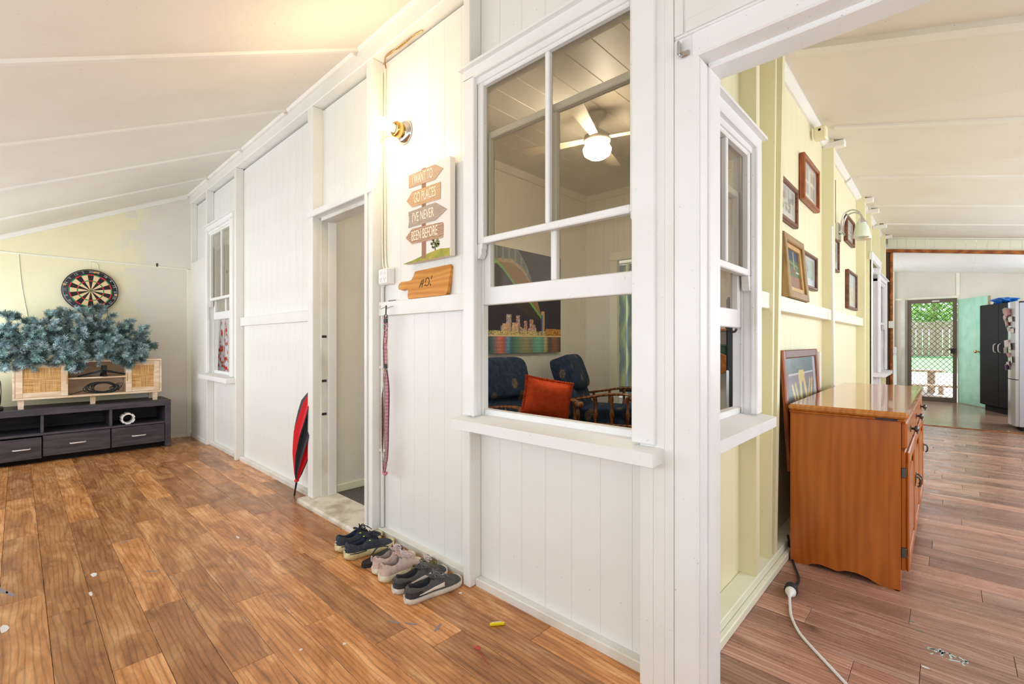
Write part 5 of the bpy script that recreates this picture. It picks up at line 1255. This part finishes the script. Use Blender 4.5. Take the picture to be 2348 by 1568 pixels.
# ---- seen through the side window: television edge, dining chair, hutch with jar
te = thing('television', 'black television seen edge-on inside the side window', 'television', (-.945, 2.92, .62))
MB().box(-.028, .028, 0, .72, .12, .80, 0, .006).obj('body', 'black_plastic', te); MB().box(-.034, -.028, .012, .708, .132, .788).obj('screen', 'dark_void', te)
MB().box(-.03, -.012, -.004, .006, .0, .36, 0, .002).obj('stand_leg', 'steel', te); MB().box(-.05, .05, .1, .6, -.02, .12, 0, .006).obj('stand', 'black_plastic', te)
lcb = thing('low_cabinet', 'dark low cabinet under the television inside the side window', 'cabinet', (-.975, 3.28, .03))
MB().box(-.17, .17, -.36, .36, .04, .568, 0, .008).obj('body', 'dark_chair', lcb); MB().box(-.15, .15, -.34, .34, 0, .04).obj('plinth', 'dark_void', lcb)
for z in (.17, .33): MB().lathe([(0, 0), (.005, 0), (.004, -.003), (0, -.004)], 10, (.012, -.0, z), 'y').obj('screw', 'screw', te)
ch = thing('dining_chair', 'brown timber dining chair inside the side window', 'chair', (-1.36, 4.24, .0305), radians(70))
for y in (-.2, .2):
    MB().tube(curve_pts([(-.25, y, 0), (-.2, y, .42), (-.24, y, .7), (-.30, y, 1.0)], 6), .022, 8).obj('back_leg', 'hall_chair', ch); MB().tube([(.2, y, 0), (.2, y, .42)], .02, 8).obj('leg', 'hall_chair', ch)
MB().box(-.22, .24, -.23, .23, .42, .46, 0, .01).obj('seat', 'hall_chair', ch); MB().prism([(-.22, .90), (-.18, 1.0), (-.08, 1.035), (.08, 1.035), (.18, 1.0), (.22, .90), (.12, .86), (0, .9), (-.12, .86)], -.30, -.275, 'x').obj('crest_rail', 'shelf_wood', ch)
MB().box(-.245, -.225, -.06, .06, .46, .9, 0, .006).obj('splat', 'hall_chair', ch)
hu = thing('wall_shelf', 'timber wall shelf with glass jar at the back of the inner room', 'shelf', (-1.55, 4.88, .955))
for z in (0, .30): MB().box(-.5, .5, -.24, 0, z, z+.025, 0, .004).obj('shelf_board', 'shelf_wood', hu)
for x in (-.49, .49): MB().box(x-.01, x+.01, -.22, 0, -.12, .325, 0, .003).obj('bracket', 'shelf_wood', hu)
jr = thing('glass_jar', 'pale green glass jar on the inner wall shelf', 'jar', (-1.625, 4.75, .981))
MB().lathe([(.0, 0), (.05, 0), (.055, .01), (.055, .1), (.045, .115), (.045, .13), (.04, .13), (.04, .115), (.05, .1), (.05, .012), (0, .006)], 20).obj('body', 'jar_glass', jr); MB().lathe([(0, .13), (.048, .13), (.048, .145), (0, .147)], 20).obj('lid', 'jar_glass', jr)
# ---- floral curtain in the far left window
def floral(u, v):
    x, y = u*5.5, v*14; ix, iy = math.floor(x), math.floor(y); best = 9
    for i in (-1, 0, 1):
        for j in (-1, 0, 1):
            h = math.sin((ix+i)*127.1+(iy+j)*311.7)*43758.5; hx = h-math.floor(h); h2 = math.sin((ix+i)*269.5+(iy+j)*183.3)*43758.5; hy = h2-math.floor(h2)
            d = math.hypot(x-(ix+i+hx), y-(iy+j+hy)); best = min(best, d)
    if best < .16: return lin('#c81e26')[:3]
    if best < .34: return lin('#e4584a')[:3]
    if best < .42 and (int(u*90+v*40) % 3): return lin('#5d7a58')[:3]
    return lin('#ece6ea')[:3]
fc = thing('floral_curtain', 'white curtain with red flowers tied inside the far window', 'curtain', (-6.15, 1.64, .66))
for k, (xa, xb, za) in enumerate(((-.20, .02, 0), (.03, .16, .0))):
    def fn(u, v, xa=xa, xb=xb):
        c = (xa+xb)/2+.02; w = interp([(0, 1.0), (.7, .55), (1, .14)], v); return (c+(lerp(xa, xb, u)-c)*w, .022*sin(u*19)*w, .82*v)
    b = MB().grid(60, 60, fn); colour_mesh(b, 'cloth', 'print_cloth', lambda i: (*floral((i % 61)/60*.6+k*.37, (i//61)/60), 1), fc)
MB().tube([(-.22, 0, .83), (.5, 0, .83)], .006, 8).obj('curtain_wire', 'steel', fc)

# ================================================================== RIGHT-HAND SLEEPOUT
# ---- sideboard: local x depth (0 wall side .. .446 front), y along the wall
cu_ = thing('sideboard', 'orange-brown timber sideboard with scalloped base, drawers and doors', 'sideboard', (-.608, 2.787, 0))
CW_, CL = .446, 1.70
sc = [(0, .008), (.01, 0), (.075, .0), (.095, .014), (.13, .022), (.17, .018), (.205, .012), (.235, .026), (.28, .030), (.325, .022), (.36, .006), (.375, .0), (CW_-.004, 0), (CW_, .004), (CW_, .785), (0, .785)]
for y in (0, CL-.02): MB().prism(sc, y, y+.02, 'y').obj('side_panel', 'cupboard_wood', cu_)
sbox('front_stile', CW_-.045, CW_+.0005, -.0008, .03, .002, .785, 'cupboard_wood', cu_, .002)
sbox('carcass', .01, CW_-.02, .02, CL-.02, .075, .785, 'cupboard_wood', cu_)
sbox('top_moulding', -.002, CW_+.018, -.018, CL+.018, .783, .797, 'cupboard_wood', cu_, .005)
sbox('top', -.004, CW_+.030, -.030, CL+.030, .797, .828, 'cupboard_top', cu_, .009)
sbox('top_edge_chip', CW_-.09, CW_-.01, -.0192, -.0178, .785, .795, 'dark_chair', cu_)
MB().prism([(0, .0), (.06, 0), (.12, .05), (.3, .06), (.55, .045), (.85, .062), (1.15, .045), (1.4, .06), (1.58, .05), (1.64, 0), (1.70, 0), (1.70, .09), (0, .09)], CW_-.022, CW_-.002, 'x').obj('plinth_rail', 'cupboard_wood', cu_)
n = 3; wdr = (CL-.06)/n
for i in range(n):
    a = .03+i*wdr; b = a+wdr
    d = sbox('drawer', CW_-.004, CW_+.022, a+.006, b-.006, .652, .776, 'cupboard_wood', cu_, .007)
    kn = bpy.data.objects.new('knob', None); COL.objects.link(kn); kn.parent = d; kn.location = (.013, 0, 0)
    MB().lathe([(.006, 0), (.006, .012), (.016, .018), (.017, .026), (.01, .032), (0, .033)], 14, axis='x').obj('knob_button', 'pewter', kn)
    MB().box(0, .003, -.02, .02, -.016, .016, 0, .001).obj('knob_plate', 'pewter', kn); MB().tube([(.022, 0, 0), (.026, 0, -.024)], .0035, 6).obj('knob_drop', 'pewter', kn)
    d = sbox('door', CW_-.004, CW_+.018, a+.006, b-.006, .085, .640, 'cupboard_wood', cu_, .006)
    cy_, h2, w2 = (a+b)/2, .277, (b-a)/2-.006
    # raised frame and arched panel on the door (local to the door centre)
    for z0, z1 in ((-h2, -h2+.06), (h2-.06, h2)): MB().box(.011, .022, -w2, w2, z0, z1, 0, .005).obj('rail', 'cupboard_wood', d)
    for s in (-1, 1): MB().box(.011, .0225, s*w2, s*(w2-.07), -h2, h2, 0, .005).obj('stile', 'cupboard_wood', d)
    pw_ = w2-.10; arch = [(-pw_, -h2+.085), (pw_, -h2+.085), (pw_, .10)]+[(pw_*cos(pi*k/10), .10+.085*sin(pi*k/10)) for k in range(1, 10)]+[(-pw_, .10)]
    MB().prism(arch, .011, .019, 'x').obj('arched_panel', 'cupboard_wood', d)
    hy = w2-.03 if i != 1 else -w2+.03
    hd = bpy.data.objects.new('handle', None); COL.objects.link(hd); hd.parent = d; hd.location = (.0225, hy, .04)
    MB().box(0, .003, -.010, .010, -.03, .03, 0, .001).obj('handle_plate', 'pewter', hd); MB().tube(curve_pts([(.004, 0, .018), (.02, 0, .012), (.022, 0, -.02), (.012, 0, -.034)], 5), .005, 8).obj('handle_drop', 'pewter', hd)
    if i == 0:
        for z in (-.19, .18): MB().box(-.006, .014, -w2-.012, -w2+.012, z-.022, z+.022, 0, .002).obj('hinge', 'pewter', d)
# ---- extension cord and plug
ec = thing('extension_cord', 'black appliance lead joined to a white extension cord on the floor', 'cord', (-.51, 2.40, 0))
def cl(p): return [(x+.51, y-2.40, z) for x, y, z in p]
MB().tube(curve_pts(cl([(-.645, 2.90, .09), (-.62, 2.85, .012), (-.575, 2.72, .006), (-.535, 2.61, .006), (-.523, 2.54, .006), (-.527, 2.47, .008), (-.521, 2.43, .018)]), 8), .0058, 8).obj('black_lead', 'black_rubber', ec)
MB().lathe([(.010, .052), (.020, .046), (.026, .034), (.027, .0), (.022, 0)], 20, (0, 0, 0), 'y').xf(Matrix.Translation((-.011, -.005, .026)) @ Matrix.Rotation(.12, 4, 'Z')).obj('black_socket', 'black_rubber', ec)
MB().lathe([(.021, .012), (.022, -.008), (.018, -.022), (.010, -.034), (.006, -.06), (0, -.061)], 20, (0, 0, 0), 'y').xf(Matrix.Translation((-.010, -.008, .024)) @ Matrix.Rotation(.12, 4, 'Z')).obj('white_plug', 'white_plastic', ec)
MB().tube(curve_pts(cl([(-.512, 2.335, .02), (-.503, 2.30, .008), (-.478, 2.21, .006), (-.43, 2.11, .006), (-.375, 2.04, .006), (-.30, 1.955, .006), (-.24, 1.885, .006), (-.17, 1.78, .006), (-.12, 1.6, .006)]), 8), .0055, 8).obj('white_lead', 'cord_white', ec)
# ---- framed pictures
def picfn(kind, seed):
    r = random.Random(seed); bl = [(r.uniform(.1, .9), r.uniform(.2, .75), r.uniform(.04, .12), r.uniform(.03, .10), r.choice([(.10, .09, .08), (.22, .10, .07), (.12, .14, .16), (.3, .26, .2)])) for _ in range(22)]
    def fn(u, v):
        if kind == 'race':      # faded race photograph on a mount
            if u < .07 or u > .93 or v < .08 or v > .92: return (.70, .66, .56)
            c = [.42, .44, .42] if v > .62 else [.52, .50, .44]
            if v > .62 and (math.sin(u*70)+math.sin(u*31)) > .4: c = [.28, .30, .27]
            for x, y, a, b, col in bl:
                if ((u-x)/a)**2+((v-y)/b)**2 < 1: c = [lerp(c[i], col[i], .55) for i in range(3)]
            if v < .22: c = [.60, .58, .52]
            return c
        if kind == 'page':      # printed page with four pictures
            c = [.66, .64, .56]
            for (a, b, e, f) in ((.12, .42, .55, .9), (.55, .88, .58, .86), (.12, .45, .18, .48), (.55, .88, .15, .5)):
                if a < u < b and e < v < f: c = [.40+.15*math.sin(u*60)*math.sin(v*50), .40, .34]
            return c
        if kind == 'green':
            if u < .08 or u > .92 or v < .08 or v > .92: return (.72, .72, .66)
            c = [.36, .42, .38] if v > .45 else [.30, .46, .33]
            if v < .28: c = [.55, .62, .66]
            for x, y, a, b, col in bl[:9]:
                if ((u-x)/a)**2+((v-y)/(b*1.3))**2 < 1: c = [lerp(c[i], col[i], .5) for i in range(3)]
            return c
        if kind == 'oil':       # painted trotting race
            c = [.03, .045, .085] if v > .74 else ([.06, .12, .05] if v > .56 else ([.10, .16, .06] if v > .30 else [.30, .15, .085]))
            if .64 < v+.12*u-.06 < .69: c = [.20, .26, .12]
            if abs(u-.66) < .035 and v > .42: c = [.34, .30, .13]
            if .43 < v < .465 and (u < .3 or u > .75): c = [.6, .58, .5]
            if ((u-.50)/.10)**2+((v-.46)/.07)**2 < 1 or ((u-.62)/.06)**2+((v-.44)/.11)**2 < 1: c = [.20+.14*math.sin(u*80+v*60), .09, .07]
            if v < .34 and v > .2 and abs(math.sin(u*40)) < .15 and .4 < u < .7: c = [.16, .07, .05]
            return c
        c = [.62, .60, .48]
        for x, y, a, b, col in bl[:14]:
            if ((u-x)/a)**2+((v-y)/b)**2 < 1: c = [lerp(c[i], (.45, .40, .25)[i], .4) for i in range(3)]
        if v > .65 and u > .2: c = [.48, .60, .58]
        return c
    return fn
def picture(label, y0, y1, z0, z1, fm, kind, fw=.028, th=.026, x=-.718, lean=0, inner=None, seed=1, glaze='print_glazed'):
    w, h = y1-y0, z1-z0
    t = thing('framed_picture', label, 'picture', (x, (y0+y1)/2, z0), group='framed pictures on the yellow wall', rot=(lean, 0, pi/2))
    for a, b, c, d in ((-w/2, -w/2+fw, 0, h), (w/2-fw, w/2, 0, h)): MB().box(a, b, -th, 0, c, d, 0, .005).obj('frame_side', fm, t)
    for c, d in ((0, fw), (h-fw, h)): MB().box(-w/2+fw, w/2-fw, -th+.0006, 0, c, d, 0, .005).obj('frame_rail', fm, t)
    k = fw
    if inner:
        for a, b, c, d in ((-w/2+fw, -w/2+fw+inner, fw, h-fw), (w/2-fw-inner, w/2-fw, fw, h-fw)): MB().box(a, b, -th*.7, 0, c, d, 0, .003).obj('gilt_slip', 'gilt', t)
        for c, d in ((fw, fw+inner), (h-fw-inner, h-fw)): MB().box(-w/2+fw+inner, w/2-fw-inner, -th*.7+.0005, 0, c, d, 0, .003).obj('gilt_slip', 'gilt', t)
        k = fw+inner
    MB().box(-w/2+.004, w/2-.004, -th*.35, -.001, .004, h-.004).obj('backing', 'frame_wood', t)
    printed('print', w-2*k, h-2*k, 60, 50, picfn(kind, seed), glaze, t, (0, -th*.4, k))
    return t
picture('dark brown frame with faded race photo, partly behind the leaning stud', 2.86, 3.39, 1.865, 2.112, 'frame_wood', 'race', .026, seed=2)
picture('red-brown frame with a four-picture page, highest above the sideboard', 3.52, 4.01, 2.09, 2.395, 'frame_red', 'page', .026, .034)
picture('wide oak frame with a trotting race painting leaning on the rail', 3.0, 3.49, 1.401, 1.785, 'frame_oak', 'oil', .045, .05, -.70, radians(-5), .03, glaze='print_matte')
picture('small brown frame with a green scene beside the oak-framed painting', 3.515, 3.965, 1.515, 1.758, 'frame_wood', 'green', .022, .03, seed=4)
picture('narrow brown frame half hidden by the stud under the chrome light', 4.45, 4.92, 1.752, 2.03, 'frame_wood', 'green', .022, seed=6)
picture('brown frame directly behind the chrome double light', 5.32, 5.80, 2.10, 2.352, 'frame_wood', 'race', .024, .03, seed=7)
picture('tall brown frame with pale sepia print below the chrome light', 5.40, 5.98, 1.472, 1.845, 'frame_wood', 'sepia', .026, .03, seed=8)
picture('small dark frame high above the grey side door', 6.42, 6.60, 2.20, 2.36, 'dark_chair', 'race', .02, seed=9)
picture('small dark frame above the farthest side window', 7.70, 7.98, 2.20, 2.42, 'dark_chair', 'race', .02, seed=10)
# ---- framed sports print standing behind the sideboard
fs = thing('leaning_frame', 'timber-framed dark print with yellow shapes standing behind the sideboard', 'picture', (-.635, 3.29, .45), rot=(radians(-3.5), 0, pi/2))
w, h, fw = .90, .655, .048
for a, b in ((-w/2, -w/2+fw), (w/2-fw, w/2)): MB().box(a, b, -.022, 0, 0, h, 0, .006).obj('frame_side', 'frame_red', fs)
for c, d in ((0, fw), (h-fw, h)): MB().box(-w/2+fw, w/2-fw, -.0214, 0, c, d, 0, .006).obj('frame_rail', 'frame_wood', fs)
MB().box(-w/2+.006, w/2-.006, -.008, -.001, .006, h-.006).obj('backing', 'frame_wood', fs)
def sport(u, v):
    c = [.10, .14, .14]; v = (v-.54)/.46
    if .36 < v < .64 and .1 < u < .9: c = [.22, .17, .20]
    if abs(v-.64) < .014 and .1 < u < .9: c = [.7, .7, .75]
    def seg(ax_, ay, bx_, by, r):
        t = max(0, min(1, ((u-ax_)*(bx_-ax_)+(v-ay)*(by-ay))/((bx_-ax_)**2+(by-ay)**2))); return math.hypot(u-lerp(ax_, bx_, t), (v-lerp(ay, by, t))*.36) < r
    for s in ((.2, .36, .30, -.1, .020), (.29, .38, .38, -.1, .022), (.44, .56, .46, -.1, .034), (.44, .56, .54, .57, .05), (.55, .56, .64, -.05, .034), (.76, .42, .69, .05, .02), (.84, .42, .78, .05, .02)):
        if seg(*s): c = [.72, .52, .16]
    if u > .90: c = [.42, .45, .47]
    return c
printed('print', w-2*fw, h-2*fw, 90, 70, sport, 'print_glazed', fs, (0, -.009, fw))
lw = thing('white_lath', 'short worn white lath leaning behind the sideboard', 'lath', (-.70, 3.98, .2)); MB().box(0, .02, 0, .045, 0, .88, 0, .003).obj('lath', 'white_worn', lw)
wp = thing('white_rod', 'thin white plastic rod standing against the yellow wall stud', 'rod', (-.632, 4.22, .07)); MB().tube([(0, 0, 0), (.0, -.03, 1.0), (-.004, -.07, 1.94)], .010, 8).obj('rod', 'white_plastic', wp)
jb = thing('junction_box', 'small yellow-painted junction box under the ceiling edge', 'box', (-.70, 3.90, 2.625)); MB().box(0, .075, -.04, .04, -.04, .045, 0, .008).obj('box', 'yellow', jb); MB().box(.03, .045, -.042, -.039, .01, .025).obj('knockout', 'dark_void', jb)
# ---- chrome double wall light
wlg = thing('wall_light', 'chrome double-arm wall light with frosted glass shades', 'wall light', (-.72, 4.88, 2.10))
MB().box(0, .035, -.055, .055, -.075, .075, 0, .004).obj('back_plate', 'chrome', wlg); MB().tube([(.035, -.06, -.01), (.06, -.06, -.01)], .008, 8).obj('switch', 'chrome', wlg); MB().tube([(.05, -.07, -.01), (.05, .07, -.01)], .012, 10).obj('cross_bar', 'chrome', wlg)
m_, nt_, b_, o_ = nodes_of('frosted'); b_.inputs['Base Color'].default_value = lin('#efe9d2'); b_.inputs['Roughness'].default_value = .5; b_.inputs['Subsurface Weight'].default_value = .4
for y, dx in ((-.055, 0), (.055, .0)):
    MB().tube(curve_pts([(.05, y, 0), (.052, y, .08), (.075, y, .145), (.125, y, .165), (.17, y, .14), (.185, y, .10), (.188, y, .085)], 6), .006, 8).obj('arm', 'chrome', wlg)
    MB().lathe([(.008, .09), (.022, .075), (.033, .045), (.034, .042), (.0, .05)], 20, (.188, y, 0)).obj('shade_cap', 'chrome', wlg)
    MB().lathe([(.03, .05), (.042, .02), (.052, -.03), (.057, -.075), (.055, -.078), (.049, -.03), (.039, .02), (.027, .048)], 24, (.188, y, 0)).obj('glass_shade', 'frosted', wlg)
lc = thing('light_cable', 'thin brown cable running up from the chrome wall light', 'cable', (-.717, 4.86, 2.175)); MB().tube([(0, 0, 0), (0, .004, .2), (0, 0, .38)], .0035, 6).obj('cable', 'frame_oak', lc)
ob = thing('wall_switch', 'cream switch plate on the dark kitchen post', 'switch', (-.613, 8.585, 1.40)); MB().box(-.02, .03, -.012, 0, -.05, .05, 0, .004).obj('plate', 'white_plastic', ob)

# ================================================================== KITCHEN
pm('pantry_black', '#131112', '#191718', rough=.6, scale=60, spec=.25)
pn = thing('pantry_cupboard', 'tall black two-door pantry cupboard beside the green door', 'cupboard', (.40, 11.22, 0), math.atan2(-.9, .43))
# local x along the front (to the right), y into the cupboard
MB().box(0, .92, .0, .40, .10, 1.77, 0, .004).obj('body', 'pantry_black', pn); MB().box(.03, .89, .04, .38, 0, .10).obj('plinth', 'dark_void', pn)
for a, b, hx in ((0.004, .458, .40), (.462, .916, .51)):
    d = MB().box(a, b, -.018, -.001, .11, 1.765, 0, .003).obj('door', 'pantry_black', pn)
    MB().tube(curve_pts([(hx, -.02, .98), (hx, -.045, 1.0), (hx, -.05, 1.05), (hx, -.045, 1.10), (hx, -.02, 1.12)], 5), .008, 8).obj('handle', 'handle_white', d)
plain('blue_plastic', '#1f72c8', rough=.4)
bb = thing('blue_bag', 'crumpled blue plastic bag on top of the pantry', 'bag', (.66, 11.0, 1.771))
rq = random.Random(4)
def bag(u, v):
    a = 2*pi*u; r = (.5+.5*sin(pi*v))*(.17+.05*sin(5*a+v*7)+.03*sin(9*a)); return (r*cos(a)*.8, r*sin(a), .10*v**.7+.03*sin(3*a+2)*v*(1-v)*2)
MB().grid(30, 10, bag, closeu=True).obj('bag', 'blue_plastic', bb)
bt = thing('bottle_cap', 'small black bottle on top of the pantry', 'bottle', (.56, 11.12, 1.771)); MB().lathe([(0, 0), (.02, 0), (.02, .03), (.012, .04), (.012, .055), (0, .056)], 12).obj('bottle', 'black_plastic', bt)
fg = thing('fridge', 'silver fridge with curved doors covered in magnets', 'fridge', (.66, 8.86, 0))
plain('fridge_side', '#c9ced8', rough=.35); plain('fridge_door', '#c4c4c4', rough=.22, metal=.6)
MB().box(0, .62, 0, .64, .05, 1.66, 0, .008).obj('body', 'fridge_side', fg); MB().box(.02, .6, .02, .62, 0, .05).obj('plinth', 'dark_void', fg)
def dpoly(): return [(.0, .002)]+[(-.03-.045*sin(pi*k/14), .002+.636*k/14) for k in range(15)]+[(0, .638)]
for z0, z1 in ((.055, .655), (.665, 1.68)): MB().prism(dpoly(), z0, z1, 'z').obj('door', 'fridge_door', fg)
plain('magnet_a', '#e9e1da', rough=.7); plain('magnet_b', '#d7a3a8', rough=.7); plain('magnet_c', '#8d7a9c', rough=.7); plain('magnet_d', '#5d6a4a', rough=.7)
for k in range(26):
    q = rq.uniform(.05, .6); z = rq.uniform(.78, 1.58); x = -.03-.045*sin(pi*q/.636)-.004; s = rq.uniform(.03, .06)
    MB().box(-.006-rq.uniform(0, .03), 0, -s, s*.8, -s*.7, s*.9, 0, .003).obj('magnet', rq.choice(['magnet_a', 'magnet_a', 'magnet_b', 'magnet_c', 'magnet_d', 'paper']), fg, (x, q, z), (rq.uniform(-.3, .3), rq.uniform(-.25, .1), rq.uniform(-.5, .5)))
sv = thing('white_stove', 'white upright stove just past the kitchen post', 'stove', (-.98, 10.5, 0))
MB().box(-.30, .30, -.3, .3, .03, .92, 0, .01).obj('body', 'white_plastic', sv); MB().box(-.30, .30, -.30, .30, .92, .945, 0, .006).obj('top', 'fridge_side', sv); MB().box(-.25, .25, -.315, -.3, .2, .7, 0, .006).obj('oven_door', 'white_plastic', sv); MB().box(-.30, .30, .2, .3, .945, 1.06, 0, .008).obj('splashback', 'white_plastic', sv); MB().box(-.28, .28, -.28, .28, 0, .03).obj('plinth', 'dark_void', sv)
kt = thing('black_kettle', 'dark round kettle on the white stove', 'kettle', (-.84, 10.35, .945)); MB().lathe([(0, 0), (.09, 0), (.10, .05), (.085, .13), (.05, .17), (.02, .18), (.02, .2), (0, .2)], 20).obj('body', 'black_plastic', kt); MB().tube(curve_pts([(-.07, 0, .14), (-.05, 0, .23), (.05, 0, .23), (.07, 0, .14)], 5), .008, 8).obj('handle', 'black_plastic', kt)
